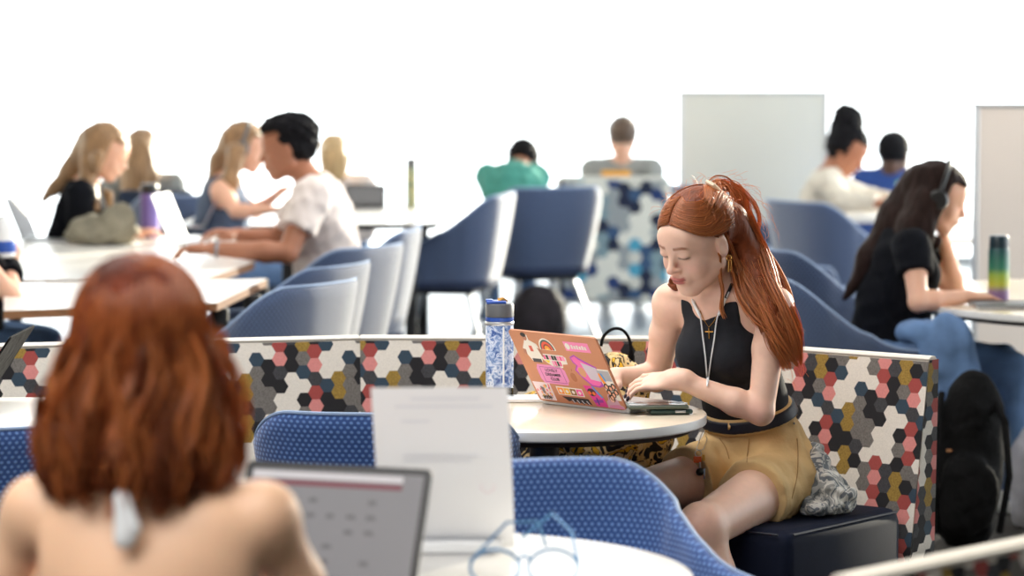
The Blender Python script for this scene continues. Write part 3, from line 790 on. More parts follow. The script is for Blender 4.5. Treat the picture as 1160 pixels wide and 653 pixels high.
sgrp(el(.385, .24, .092, .165, 20, 180, 360), WH, [(el(.385, .235, .078, .14, 18, 180, 360), C(60, 90, 90)), (el(.385, .235, .064, .115, 18, 180, 360), C(232, 84, 60)), (el(.385, .235, .044, .08, 18, 180, 360), C(120, 40, 40)), (el(.385, .235, .034, .06, 18, 180, 360), C(244, 160, 50)), (el(.385, .235, .014, .025, 14, 180, 360), C(250, 210, 90))], 'small rainbow arch sticker')
sgrp(R4(.60, .09, .88, .22), C(244, 140, 196), [(el(.635, .155, .026, .045), WH)] + [(R4(.675 + .03 * i, .13 + .01 * (i % 2), .695 + .03 * i, .185), WH) for i in range(6)], 'pink bumper sticker with white lettering')
sgrp([(.28, .30), (.52, .30), (.55, .33), (.54, .42), (.48, .43), (.47, .48), (.37, .48), (.31, .43), (.27, .38)], WH,
     [(R4(.29 + .031 * i, .315, .315 + .031 * i, .375), (HP, BK, PK, BK, BK, PK, HP, PK)[i]) for i in range(8)] + [(R4(.37 + .027 * i, .39, .39 + .027 * i, .455), (PK, HP, BK, HP)[i]) for i in range(4)] + [([(.29, .39), (.35, .385), (.33, .43)], C(240, 220, 60))], 'pink and black lettered sticker')
sgrp([(.17, .46), (.44, .46), (.455, .50), (.47, .52), (.47, .67), (.45, .69), (.44, .73), (.17, .73), (.155, .69), (.145, .67), (.145, .52), (.155, .50)], C(232, 148, 206),
     [(R4(.19, .49, .43, .497), C(170, 90, 160)), (R4(.19, .70, .43, .707), C(170, 90, 160)), (R4(.185, .49, .19, .707), C(170, 90, 160)), (R4(.43, .49, .435, .707), C(170, 90, 160))], 'orchid pink ticket-shaped sticker')
mbt = MB()
for i, w_ in enumerate(('LOVELY', 'DREAMER', 'CLUB')):
    vs, fs = text_mesh(w_, 0.0125)
    vs = [Tl(Vector((.31 * W + x, (1 - (.535 + .062 * i)) * D + y, -0.0058))) for x, y, z in vs]
    mbt.add(vs, fs)
mbt.build('sticker_lettering', BK, ld, smooth=False)
# bitten fruit mark of the lid
ap = el(.545, .60, .034, .062, 26)
ap = [(x - 0.0 + (0.012 if False else 0), y) for x, y in ap if not (math.hypot((x - .585) / .018, (y - .585) / .034) < 1)]
MB().prism([(x * W, (1 - y) * D) for x, y in ap], -0.00525, -0.0049, Tl).prism([(.546 * W, (1 - .525) * D), (.556 * W, (1 - .475) * D), (.562 * W, (1 - .50) * D)], -0.00525, -0.0049, Tl).build('lid_emblem', C(176, 112, 78), ld, smooth=False)
sgrp([(.60, .31), (.66, .27), (.70, .31), (.80, .38), (.86, .42), (.86, .68), (.80, .71), (.72, .70), (.65, .60), (.60, .49), (.64, .42), (.61, .38)], C(176, 70, 196),
     [([(.615, .32), (.66, .29), (.69, .33), (.785, .395), (.84, .43), (.84, .66), (.80, .69), (.73, .68), (.665, .585), (.62, .485), (.655, .42), (.625, .375)], C(240, 110, 190)), (el(.675, .51, .04, .07), C(214, 160, 120)), ([(.70, .37), (.85, .43), (.85, .62), (.74, .60), (.72, .50)], C(206, 200, 220))], 'violet-outlined figure sticker')
random.seed(5)
it = []
for i in range(22): it.append((R4(*(lambda x, y: (x, y, x + .016, y + .03))(random.uniform(.025, .19), random.uniform(.74, .93))), C(*random.choice([(244, 170, 120), (236, 120, 140), (150, 90, 160), (250, 200, 110), (90, 150, 120)]))))
sgrp([(.015, .725), (.215, .725), (.215, .975), (.03, .975)], C(238, 222, 232), it + [([(.09, .78), (.13, .80), (.12, .89), (.10, .87)], C(120, 116, 124)), (R4(.06, .925, .19, .93), BK)], 'confetti portrait sticker')
mbt = MB(); vs, fs = text_mesh('2008', 0.015)
mbt.add([Tl(Vector((.125 * W + x, (1 - .935) * D + y, -0.0064))) for x, y, z in vs], fs); mbt.build('sticker_lettering', BK, ld, smooth=False)
sgrp(R4(.275, .76, .575, .875), WH, [(R4(.285 + .072 * i, .775, .349 + .072 * i, .862), C(*[(244, 150, 50), (240, 190, 50), (140, 104, 50), (240, 90, 180)][i])) for i in range(4)] + [(el(.317 + .072 * i, .82, .017, .024, 12), WH) for i in range(4)], 'strip of four coloured squares')
sgrp([(.30, .90), (.60, .90), (.62, .985), (.59, .965), (.575, .99), (.55, .96), (.53, .99), (.50, .965), (.47, .985), (.45, .955), (.42, .98), (.39, .95), (.36, .965), (.34, .94)], C(24, 30, 42),
     [([(.40 + .055 * i, .93), (.413 + .055 * i, .93), (.43 + .055 * i, .975), (.42 + .055 * i, .975)], C(214, 216, 226)) for i in range(4)], 'black skyline sticker')
sgrp([(.61, .70), (.72, .70), (.79, .86), (.80, .985), (.67, .985)], C(226, 66, 160), [(el(.68, .79, .045, .055), C(60, 30, 50)), (el(.655, .80, .018, .026), C(240, 110, 50)), (el(.70, .805, .018, .026), C(240, 120, 50)), ([(.70, .71), (.72, .70), (.79, .85), (.77, .86)], C(90, 160, 220)), ([(.66, .90), (.77, .88), (.77, .92), (.67, .94)], C(150, 60, 170)), (R4(.70, .86, .715, .96), C(90, 60, 150))], 'magenta and blue figure sticker')
it = [([(.84, .46), (.98, .46), (.98, .60), (.87, .60)], C(170, 176, 190)), ([(.84, .50), (.87, .50), (.90, .66), (.87, .66)], C(244, 150, 40)), ([(.87, .50), (.89, .50), (.91, .60), (.90, .62)], C(60, 150, 220))]
for k, (x, y) in enumerate([(.885, .68), (.925, .70), (.965, .67), (.89, .76), (.93, .79), (.968, .75), (.90, .83)]):
    it += [(el(x, y, .026, .042, 12), BK), (el(x, y + .005, .015, .028, 12), C(236, 178, 150))]
sgrp([(.83, .44), (.985, .44), (.99, .87), (.875, .87), (.85, .60)], WH, it, 'group portrait sticker')
sgrp([(.80, .985), (.81, .90), (.84, .87), (.85, .80), (.88, .76 + .02), (.925, .79), (.945, .88), (.95, .93), (.985, .955), (.985, .99)], C(206, 168, 190),
     [(el(.89, .845, .035, .055), C(110, 70, 60)), (el(.885, .86, .023, .042), C(236, 190, 170)), ([(.83, .95), (.93, .93), (.98, .965), (.98, .988), (.82, .985)], C(214, 140, 180))], 'portrait sticker of a brown-haired person')

# laptop of the nearest woman, screen towards the camera
p0, p1 = at(238, 748, 5.32), at(470, 752, 5.45)
HA, HB_ = Vector((-0.335, 5.30)), Vector((-0.075, 5.42))
pa, pb = atz(286, 655, .75), atz(466, 655, .75)
t, ld2, sc2, Tl2, W2, D2, sg = laptop('laptop', 'dark-framed laptop at the bottom with a grey page and maroon bar on screen', (-0.474, 5.312), (-0.160, 5.197), (-0.35, -0.94), None, 0.212, 90 + 23, M['black_plastic'], M['silver'], M['screen_grey'])
for a0, m_, nm in (([(0.014, .1725), (0.286, .1725), (0.286, .1815), (0.014, .1815)], mat('maroon_bar', (112, 52, 66), .5, emit=((112, 52, 66), .12)), 'screen_bar'), ([(0.014, .185), (0.286, .185), (0.286, .196), (0.014, .196)], mat('tab_strip', (196, 196, 202), .5, emit=((190, 190, 196), .12)), 'tab_strip')):
    MB().prism(a0[::sg], 0.0012, 0.0015, Tl2).build(nm, m_, sc2, smooth=False)
PG = mat('page_grey', (104, 104, 110), .6); random.seed(3)
for r_ in range(5):
    for q in range(6):
        if random.random() < .45: continue
        x = .05 + q * .036; y = .145 - r_ * .026
        MB().prism([(x, y), (x + .012 + .008 * random.random(), y), (x + .014, y + .008), (x, y + .008)][::sg], 0.0012, 0.0014, Tl2).build('page_mark', PG, sc2, smooth=False)

def small_laptop(label, u, v, z, az, W, D, opn, lidm, scm=None, basem=None):
    """u, v: pixel of the hinge centre on a table of height z; az: direction in degrees from the hinge to the user"""
    p = atz(u, v, z); bd = Vector((math.cos(math.radians(az)), math.sin(math.radians(az)))); e = Vector((-bd.y, bd.x))
    a, b_ = Vector((p.x, p.y)) - e * W / 2, Vector((p.x, p.y)) + e * W / 2
    return laptop('laptop', label, a, b_, bd, W, D, opn, lidm, basem or M['silver'], scm)
small_laptop('white laptop open in front of the man in the white tee', 204, 276, .742, -8, .31, .225, 112, M['white_plastic'])
small_laptop('pale laptop of the blonde woman with headphones, tilted away to the right', 238, 256, .742, 172, .31, .22, 118, M['silver'], M['screen_grey'])
small_laptop('thin laptop standing half open at the far left end of the big table', 34, 272, .742, -4, .30, .2, 112, M['silver'], M['screen_grey'])
small_laptop('dark laptop on the far table right of the man in the white tee', 414, 237, .742, -90, .21, .12, 100, M['black_plastic'], M['screen_dark'])
small_laptop('black laptop cut off by the left edge in front of the patterned bench', -30, 462, .742, 178, .32, .22, 124, M['bag_black'], M['screen_dark'])
# closed silver laptop beside the ombre bottle
p = atz(1132, 348, .74); t = thing('laptop', 'closed silver laptop lying beside the green ombre bottle', 'laptop', (p.x + .03, p.y - .02, .741))
MB().box((0.03, 0, .0055), (.31, .21, .011), None, .004).build('keyboard_deck', M['silver'], t); MB().box((0.03, 0, .0135), (.31, .21, .004), None, .0015).build('lid', M['grey_plastic'], t)

# ------------------------------------------------------------------ bottles, phones, papers and other small things
def T0(name, label, cat, p, group=None, rz=0): return thing(name, label, cat, tuple(p), rz, group)
p = atz(566, 452, .74); t = T0('water_bottle', 'mottled blue water bottle with grey and blue lid beside the stickered laptop', 'bottle', (p.x, p.y, .741))
MB().lathe([(.030, .0), (.0345, .003), (.035, .02), (.0348, .028)], n=40).build('base_cup', M['glass'], t)
MB().lathe([(.033, .03), (.0352, .034), (.0355, .10), (.0355, .185), (.0345, .19)], n=40).build('body', M['wash_blue'], t)
MB().lathe([(.0360, .188), (.037, .190), (.037, .195), (.0360, .197)], n=40).build('collar', M['silver'], t)
MB().lathe([(.0345, .196), (.036, .199), (.036, .207), (.0345, .2075)], n=40).build('ring', M['blue_plastic'], t)
MB().lathe([(.034, .207), (.0362, .209), (.0364, .238), (.034, .242)], n=40).build('lid', M['grey_plastic'], t)
MB().box((-.008, 0, .245), (.05, .045, .008), None, .003).box((-.026, 0, .249), (.018, .03, .006), None, .002).build('flip_cap', M['blue_plastic'], t)
MB().tube([(.018, 0, .244), (.008, 0, .2515), (-.004, 0, .249)], .006, 8).build('spout', M['gold'], t)
MB().tube([(.010, -.0352, .04), (.010, -.0358, .185)], .0022, 8).build('straw', M['white_plastic'], t)
def bottle(label, p, r, h, body, cap, bands=None, name='water_bottle', capr=None):
    t = T0(name, label, 'bottle', (p.x, p.y, .7405)); cr = capr or r * .92
    MB().lathe([(r * .9, 0), (r, .004), (r, h * .78), (cr, h * .82)], n=28).build('body', body, t)
    MB().lathe([(cr, h * .82), (cr * 1.02, h * .83), (cr * 1.02, h * .97), (cr * .9, h)], n=28).build('lid', cap, t)
    return t
def ombre():
    m = bpy.data.materials.new('ombre_steel'); m.use_nodes = True; nt = m.node_tree; N = nt.nodes; L = nt.links; p = N['Principled BSDF']; p.inputs['Roughness'].default_value = .35
    tc = N.new('ShaderNodeTexCoord'); sx = N.new('ShaderNodeSeparateXYZ'); L.new(tc.outputs['Object'], sx.inputs[0]); mr = N.new('ShaderNodeMapRange'); mr.inputs[2].default_value = .2; L.new(sx.outputs[2], mr.inputs[0])
    r = N.new('ShaderNodeValToRGB'); L.new(mr.outputs[0], r.inputs[0]); e = r.color_ramp.elements; e[0].position = 0; e[0].color = srgb((138, 96, 150)); e[1].position = 1; e[1].color = srgb((22, 62, 74))
    for q, c_ in ((.22, (140, 110, 150)), (.34, (184, 184, 60)), (.5, (150, 176, 70)), (.62, (50, 120, 96))): x = e.new(q); x.color = srgb(c_)
    L.new(r.outputs[0], p.inputs['Base Color']); return m
bottle('green, yellow and purple ombre bottle on the oval table', atz(1131, 345, .74), .036, .235, ombre(), mat('dark_teal_cap', (20, 44, 56), .35))
bottle('purple steel bottle beside the grey sweater on the left tables', atz(170, 270, .74), .043, .245, M['purple'], M['black_plastic'])
bottle('tall printed bottle standing alone on the far white table', atz(466, 236, .74), .030, .262, camo_mat('printed_label', [(70, 100, 100), (150, 160, 120), (190, 170, 120), (90, 130, 130)], 22, [.42, .5, .58], .4), M['grey_plastic'])
t = T0('paper_cup', 'white paper cup with green lid on the far right table', 'cup', (atz(1024, 240, .74).x, atz(1024, 240, .74).y, .741))
MB().lathe([(.032, 0), (.044, .14)], n=20).build('cup', M['white_plastic'], t); MB().lathe([(.046, .14), (.046, .15), (.04, .158)], n=20).build('lid', mat('green_lid', (70, 150, 100), .5), t)

# phone and case
t = thing('battery_case', 'dark green case lying under the phone at the table edge', 'phone case', (.372, 7.775, .7405), math.radians(8))
MB().box((.012, .0, .007), (.105, .062, .012), None, .005).build('shell', mat('dark_green_shell', (48, 70, 66), .35), t); MB().tube([(.02, -.033, .008), (.045, -.033, .008)], .0035, 8).build('clasp', M['silver'], t)
t = thing('smartphone', 'phone in a grey-green case lying face up beside the hand', 'phone', (.352, 7.775, .7545), math.radians(6))
MB().box((0, 0, .005), (.148, .076, .009), None, .004).build('case', mat('sage_case', (84, 92, 80), .45), t); MB().box((0, 0, .0102), (.140, .068, .0012), None, .0005).build('screen', M['screen_dark'], t)
# thin white notebook behind the bottle
t = thing('notebook', 'thin white notebook behind the blue water bottle', 'notebook', (.05, 8.06, .7405), math.radians(6))
MB().box((0, 0, .004), (.15, .10, .006), None, .001).build('pages', M['paper'], t); MB().box((0, 0, .0078), (.152, .102, .0014), None, .0005).build('cover', M['white_plastic'], t)

# standing paper sheet on the nearest table
t = thing('paper_sheet', 'tall white sheet of printed paper standing on the nearest table', 'paper', (-.115, 5.60, .7405), math.radians(2))
mb = MB(); NX, NZ = 2, 16; vs = []
wd, hg = .238, .308
def sheet(x, w):
    z = w * hg; y = .065 - .10 * w - .028 * math.sin(w * math.pi) + .05 * (1 - w) ** 4
    return Vector((x + (-.018 * w) + .005, y, z + .002))
for s_ in (0, 1):
    for j in range(NZ + 1):
        for i in range(NX + 1):
            x = (-.5 + i / NX) * wd * (1 - .0 * j); v = sheet(x, j / NZ); vs.append(v + Vector((0, .0006 * s_, 0)))
K = (NX + 1) * (NZ + 1); fs = []
for j in range(NZ):
    for i in range(NX):
        a = j * (NX + 1) + i; fs.append((a, a + 1, a + NX + 2, a + NX + 1)); fs.append((K + a, K + a + NX + 1, K + a + NX + 2, K + a + 1))
bd_ = [i for i in range(NX + 1)] + [(j * (NX + 1) + NX) for j in range(1, NZ + 1)] + [NZ * (NX + 1) + i for i in range(NX - 1, -1, -1)] + [j * (NX + 1) for j in range(NZ - 1, 0, -1)]
for q in range(len(bd_)): a, b_ = bd_[q], bd_[(q + 1) % len(bd_)]; fs.append((b_, a, K + a, K + b_))
MB().add(vs, fs).build('sheet', M['paper'], t)
mb = MB(); random.seed(11)
for w_, x0, x1 in ((.93, -.05, .07), (.885, -.08, .09), (.80, -.07, -.02), (.60, -.07, .06), (.57, -.07, .05)):
    a = [sheet(x0, w_), sheet(x1, w_), sheet(x1, w_ + .012), sheet(x0, w_ + .012)]; mb.add([v + Vector((0, -.0006, 0)) for v in a], [(0, 1, 2, 3)])
mb.build('print', M['print'], t, smooth=False)
mb = MB(); a = sheet(.075, .42); mb.tube([a + Vector((.012 * math.cos(q), -.001, .012 * math.sin(q))) for q in [i * .4 for i in range(16)]], .0008, 4, closed=True); mb.build('stamp', M['print_pink'], t)
MB().box((.0, .085, .012), (.20, .05, .022), None, .006).build('weight', M['white_plastic'], t)

# blue framed glasses on the nearest table
t = thing('eyeglasses', 'blue-framed eyeglasses resting upside down on the nearest table', 'eyeglasses', (.03, 5.36, .741), math.radians(0)); t.scale = (1.3, 1.3, 1.3)
def loop(c, rx, rz, tilt): return [Vector((c[0] + rx * math.cos(a), c[1] + tilt * rz * math.sin(a), c[2] + rz * math.sin(a) + rz)) for a in [i * 2 * math.pi / 20 for i in range(20)]]
MB().tube(loop((-.045, -.02, .002), .032, .022, .5), .0022, 8, closed=True).tube(loop((.03, -.02, .002), .032, .022, .5), .0022, 8, closed=True).tube([(-.014, -.01, .034), (-.007, -.008, .038), (0, -.01, .034)], .002, 8).build('rims', M['blue_wire'], t)
MB().tube([(-.077, -.01, .03), (-.03, .05, .072), (.012, .10, .066), (.022, .12, .03)], .002, 8).build('temple', M['blue_wire'], t)
MB().tube([(.062, -.01, .03), (.055, .05, .06), (.03, .11, .075), (-.01, .125, .04)], .002, 8).build('temple', M['blue_wire'], t)

# ------------------------------------------------------------------ lounge chair, sofa, bags
def armchair():
    p = at(694, 300, 18.6); t = thing('lounge_chair', 'high patterned lounge chair in blue and white hexagons, its back to the camera', 'armchair', (p.x, 18.6, 0))
    def slab(x0, x1, y, nrm):
        acc = ([], [], [])
        hex_faces(x0, x1, .10, .83, lambda x, z: Vector((x, y + (.10 * (z - .1) * (-1 if nrm < 0 else 1)) * 0 - 0.0, z)), acc, S=.036)
        return acc
    W_ = .66
    MB().box((0, 0, .46), (W_, .16, .74), None, .04).build('backrest', mat('stone_upholstery', (206, 206, 200), .9), t)
    acc = ([], [], []); hex_faces(-W_ / 2 + .02, W_ / 2 - .02, .12, .81, lambda x, z: Vector((x, -.082, z)), acc, S=.042); hex_mesh('hexagon_upholstery', acc, HB, t)
    for s_ in (-1, 1): MB().box((s_ * (W_ / 2 - .06), .34, .36), (.12, .6, .5), None, .03).build('arm', HB['N'], t)
    MB().box((0, .36, .34), (W_ - .24, .56, .2), None, .04).build('seat', HB['K'], t)
    for sx in (-1, 1):
        for sy in (0, .55): MB().tube([(sx * .26, sy + .02, .12), (sx * .28, sy + .02, .005)], [.018, .012], 8).build('leg', M['steel'], t)
armchair()
p = at(176, 225, 17.2); t = thing('sofa', 'low navy sofa back behind the purple bottle', 'sofa', (p.x, 17.2, 0))
MB().box((0, 0, .45), (.40, .14, .74), None, .03).build('backrest', M['navy_fabric'], t); MB().box((0, .34, .25), (.40, .56, .38), None, .04).build('seat', M['navy_fabric'], t)
def lump(name, label, cat, c, r, m, seed=1, amp=.02, f=38, res=.006, extra=None, base_z=None):
    b = Blob(res); b.ell(c, r)
    for e_ in (extra or []): b.ell(*e_)
    def post(Fd, X, Y, Z):
        Fd = Fd + amp * fbm(X, Y, Z, f, seed)
        if base_z is not None: Fd = np.maximum(Fd, base_z - Z)
        return Fd
    t = thing(name, label, cat, (c[0], c[1], base_z if base_z is not None else c[2] - r[2]))
    b.mesh('body', m, t, post, off=t.location); return t
# ------------------------------------------------------------------ people
def frame(az, pitch, roll=0):
    """columns: left, forward, up"""
    a, p = math.radians(az), math.radians(pitch)
    f = V(math.cos(a) * math.cos(p), math.sin(a) * math.cos(p), -math.sin(p))
    l = V(-math.sin(a), math.cos(a), 0); u = np.cross(f, l) * 1.0
    u = np.cross(f, l); u = u if u[2] > 0 else -u
    if roll:
        r = math.radians(roll); l, u = l * math.cos(r) + u * math.sin(r), u * math.cos(r) - l * math.sin(r)
    return np.stack([l, f, u], axis=1)
class Head:
    def __init__(s, o, az, pitch, roll=0, k=1.0): s.o = nv(o); s.R = frame(az, pitch, roll); s.k = k
    def __call__(s, x, y, z): return s.o + s.R @ (V(x, y, z) * s.k)
    def loc(s, P): return ((P - s.o) @ s.R) / s.k
def add_head(B, H, detail=True):
    k = H.k; R = H.R
    E = lambda c, r, kk=.012, op='+': B.ell(H(*c), V(*r) * k, R, kk, op)
    Cn = lambda a, b, ra, rb, kk=.010: B.cone(H(*a), H(*b), ra * k, rb * k, kk)
    E((0, -.014, .030), (.074, .094, .080), .01)
    E((0, .022, -.030), (.060, .062, .074), .03)
    E((0, .040, .020), (.058, .048, .050), .02)
    for s in (-1, 1):
        Cn((s * .052, .000, -.052), (s * .014, .058, -.092), .018, .015, .028)
        E((s * .036, .056, -.034), (.023, .020, .026), .018)
        if detail:
            E((s * .030, .096, .0025), (.017, .014, .010), .010, '-')
            E((s * .030, .0725, .0015), (.0150, .0140, .0120), .003)
            E((s * .030, .0755, .0045), (.0160, .0128, .0070), .003)        # lowered upper lid
            Cn((s * .012, .082, .016), (s * .042, .070, .017), .006, .005, .010)
        E((s * .0745, -.006, -.008), (.008, .017, .029), .006)
        if detail: E((s * .0835, -.002, -.006), (.006, .009, .017), .005, '-')
    E((0, .058, -.092), (.022, .020, .017), .022)
    E((0, .070, .040), (.045, .014, .028), .02)
    Cn((0, .080, .012), (0, .101, -.026), .0075, .0088, .010)
    E((0, .102, -.030), (.0115, .0105, .0095), .007)
    for s in (-1, 1): E((s * .0115, .092, -.033), (.0065, .0085, .0065), .006)
    E((0, .076, -.058), (.026, .016, .020), .016)
    E((0, .0905, -.0535), (.021, .0075, .0045), .005); E((0, .0885, -.0635), (.018, .0085, .0058), .004)
    for s in (-1, 1): E((s * .008, .0915, -.0525), (.009, .0075, .0042), .004)

def add_hand(B, wr, d, nrm, k=1.0, side=1, curl=(25, 35, 25), spread=4, thumb=True):
    """wrist point, direction of the fingers, back-of-hand normal; side +1 when the thumb is on the d x nrm side"""
    wr = nv(wr); d = unit(d); n_ = nv(nrm); n_ = unit(n_ - d * (n_ @ d)); w = np.cross(d, n_) * side
    P = lambda x, y, z: wr + (w * x + d * y + n_ * z) * k
    R = np.stack([w, d, n_], axis=1)
    B.ell(P(0, .048, 0), V(.040, .052, .0155) * k, R, .012); B.ell(P(0, .01, 0), V(.026, .03, .017) * k, R, .015)
    tips = []
    for i, (x, L_, r) in enumerate(((.029, .072, .0078), (.0098, .080, .0080), (-.0098, .074, .0077), (-.028, .060, .0070))):
        a = math.radians(spread * (1.5 - i)); base = P(x, .085 - .005 * abs(i - 1), .002); dd = d * math.cos(a) + w * math.sin(a); ang = 0; p = base; r_ = r * k
        B.cone(P(x * .8, .05, 0), base, r_ * 1.15, r_ * 1.1, .006)
        for q, (fr, cu) in enumerate(zip((.44, .31, .25), curl)):
            ang += math.radians(cu); v = dd * math.cos(ang) - n_ * math.sin(ang); p2 = p + v * L_ * fr * k
            B.cone(p, p2, r_, r_ * .92, .0022); r_ *= .92; p = p2
        tips.append((p, v, r_))
    if thumb:
        b0 = P(.022, .022, -.004); b1 = P(.046, .048, -.014); b2 = P(.052, .074, -.018); b3 = P(.048, .096, -.022)
        B.chain([b0, b1, b2, b3], [.014 * k, .0115 * k, .010 * k, .0085 * k], .006)
    return tips

def torso(B, J, k=1.0, fem=True, infl=0.0):
    lat = unit(J['shL'] - J['shR']); up = unit(J['neck'] - J['pel']); fw = unit(np.cross(lat, up)); fw = fw; lat2 = np.cross(up, fw)
    hl = unit(J['hipL'] - J['hipR']); pel, nk = J['pel'], J['neck']
    Rp = np.stack([hl, unit(np.cross(up, hl)) , up], axis=1)
    ch = pel + (nk - pel) * .68; wa = pel + (nk - pel) * .36
    Rc = np.stack([lat, np.cross(up, lat), up], axis=1)
    Rc[:, 1] = unit(Rc[:, 1]); Rc[:, 2] = unit(np.cross(Rc[:, 0], Rc[:, 1]))
    i = infl
    if fem:
        B.ell(pel + up * -.01, V(.165 + i, .118 + i, .115 + i) * k, Rp, .04); B.ell(wa, V(.122 + i, .092 + i, .13 + i) * k, Rc, .05)
        B.ell(ch, V(.140 + i, .100 + i, .150 + i) * k, Rc, .05)
        fdir = -Rc[:, 1] if (-Rc[:, 1]) @ J['fwd'] > 0 else Rc[:, 1]
        for s in (-1, 1): B.ell(ch + lat * s * .062 * k + fdir * .075 * k - up * .005, V(.056 + i, .052 + i, .058 + i) * k, Rc, .03)
    else:
        B.ell(pel, V(.160 + i, .120 + i, .12 + i) * k, Rp, .04); B.ell(wa, V(.145 + i, .108 + i, .14 + i) * k, Rc, .05)
        B.ell(ch, V(.168 + i, .118 + i, .165 + i) * k, Rc, .05)
    for s in ('L', 'R'):
        sh = J['sh' + s]
        B.cone(nk - up * .035 * k, sh, (.052 + i) * k, ((.043 if fem else .054) + i) * k, .04)
        B.ell(sh - up * .01, V(.047 if fem else .058, .047 if fem else .058, .052) * k + i, None, .03)
def arms(B, J, k=1.0, fem=True, which='LR', hands=True, handopt=None, fk=1.0):
    a = .040 if fem else .048
    for s in which:
        sh, el_, wr = J['sh' + s], J['el' + s], J['wr' + s]
        mid = sh + (el_ - sh) * .4
        B.cone(sh, mid, a * k * fk * 1.05, a * k * fk, .02); B.cone(mid, el_, a * k * fk, a * .80 * k, .015)
        m2 = el_ + (wr - el_) * .3; B.cone(el_, m2, a * .80 * k, a * .84 * k, .015); B.cone(m2, wr, a * .84 * k, a * .55 * k, .015)
        if hands:
            o = dict(d=unit(wr - el_), nrm=V(0, 0, 1), side=(1 if s == 'L' else -1), curl=(22, 30, 20)); o.update((handopt or {}).get(s, {}))
            add_hand(B, wr, o['d'], o['nrm'], .98 * k if fem else 1.1 * k, o['side'], o['curl'])
def legs(B, J, k=1.0, infl=0.0, foot=True, which='LR'):
    for s in which:
        h, kn, an = J['hip' + s], J['kn' + s], J['an' + s]
        B.cone(h, kn, (.084 + infl) * k, (.058 + infl) * k, .03)
        m_ = kn + (an - kn) * .3; B.cone(kn, m_, (.056 + infl) * k, (.054 + infl) * k, .02); B.cone(m_, an, (.054 + infl) * k, (.036 + infl) * k, .02)
def auto(neck, hip, az, shw=.165, knee=.42, el=None, wr=None, kneez=.50, k=1.0, legdir=None):
    a = math.radians(az); f = V(math.cos(a), math.sin(a), 0); l = V(-math.sin(a), math.cos(a), 0)
    neck, hip = nv(neck), nv(hip); J = dict(neck=neck, pel=hip, fwd=f)
    lf = f if legdir is None else V(math.cos(math.radians(legdir)), math.sin(math.radians(legdir)), 0); ll = V(-lf[1], lf[0], 0)
    for s, q in (('L', 1), ('R', -1)):
        J['sh' + s] = neck + l * q * shw - V(0, 0, .045); J['hip' + s] = hip + ll * q * .09 - V(0, 0, .02)
        J['kn' + s] = hip + ll * q * .10 + lf * knee; J['kn' + s][2] = kneez; J['an' + s] = J['kn' + s] + lf * .02; J['an' + s][2] = .075
        J['el' + s] = J['sh' + s] + f * .10 - V(0, 0, .26); J['wr' + s] = J['el' + s] + f * .22 + V(0, 0, .02)
    for q in (el or {}): J['el' + q] = nv(el[q])
    for q in (wr or {}): J['wr' + q] = nv(wr[q])
    return J
def hair_cap(B, H, grow=.010, low=-.02, front=.052):
    k = H.k
    B.ell(H(0, -.018, .032), V(.078 + grow, .096 + grow, .084 + grow) * k, H.R, .015)
def cut_face(H, lowcut=None, y0=.022, zt=.070):
    """takes the hair away in front of the hairline (and, for short hair, below the ears)"""
    R = H.R; k = H.k
    def post(Fd, X, Y, Z):
        x, y, z = X - H.o[0], Y - H.o[1], Z - H.o[2]
        lx = (x * R[0, 0] + y * R[1, 0] + z * R[2, 0]) / k; ly = (x * R[0, 1] + y * R[1, 1] + z * R[2, 1]) / k; lz = (x * R[0, 2] + y * R[1, 2] + z * R[2, 2]) / k
        reg = np.minimum(np.minimum(ly - y0, zt - lz), lz + .13)
        if lowcut is not None:
            reg = np.maximum(reg, np.minimum(ly + .014, lowcut - lz)); reg = np.maximum(reg, -.062 - lz)
        return np.maximum(Fd, reg * k)
    return post
def add_noise(post, amp, f, seed=0, H=None, stretch=None):
    def g(Fd, X, Y, Z):
        if post is not None: Fd = post(Fd, X, Y, Z)
        zz = Z * (stretch or 1.0)
        return Fd + amp * fbm(X, Y, zz, f, seed)
    return g

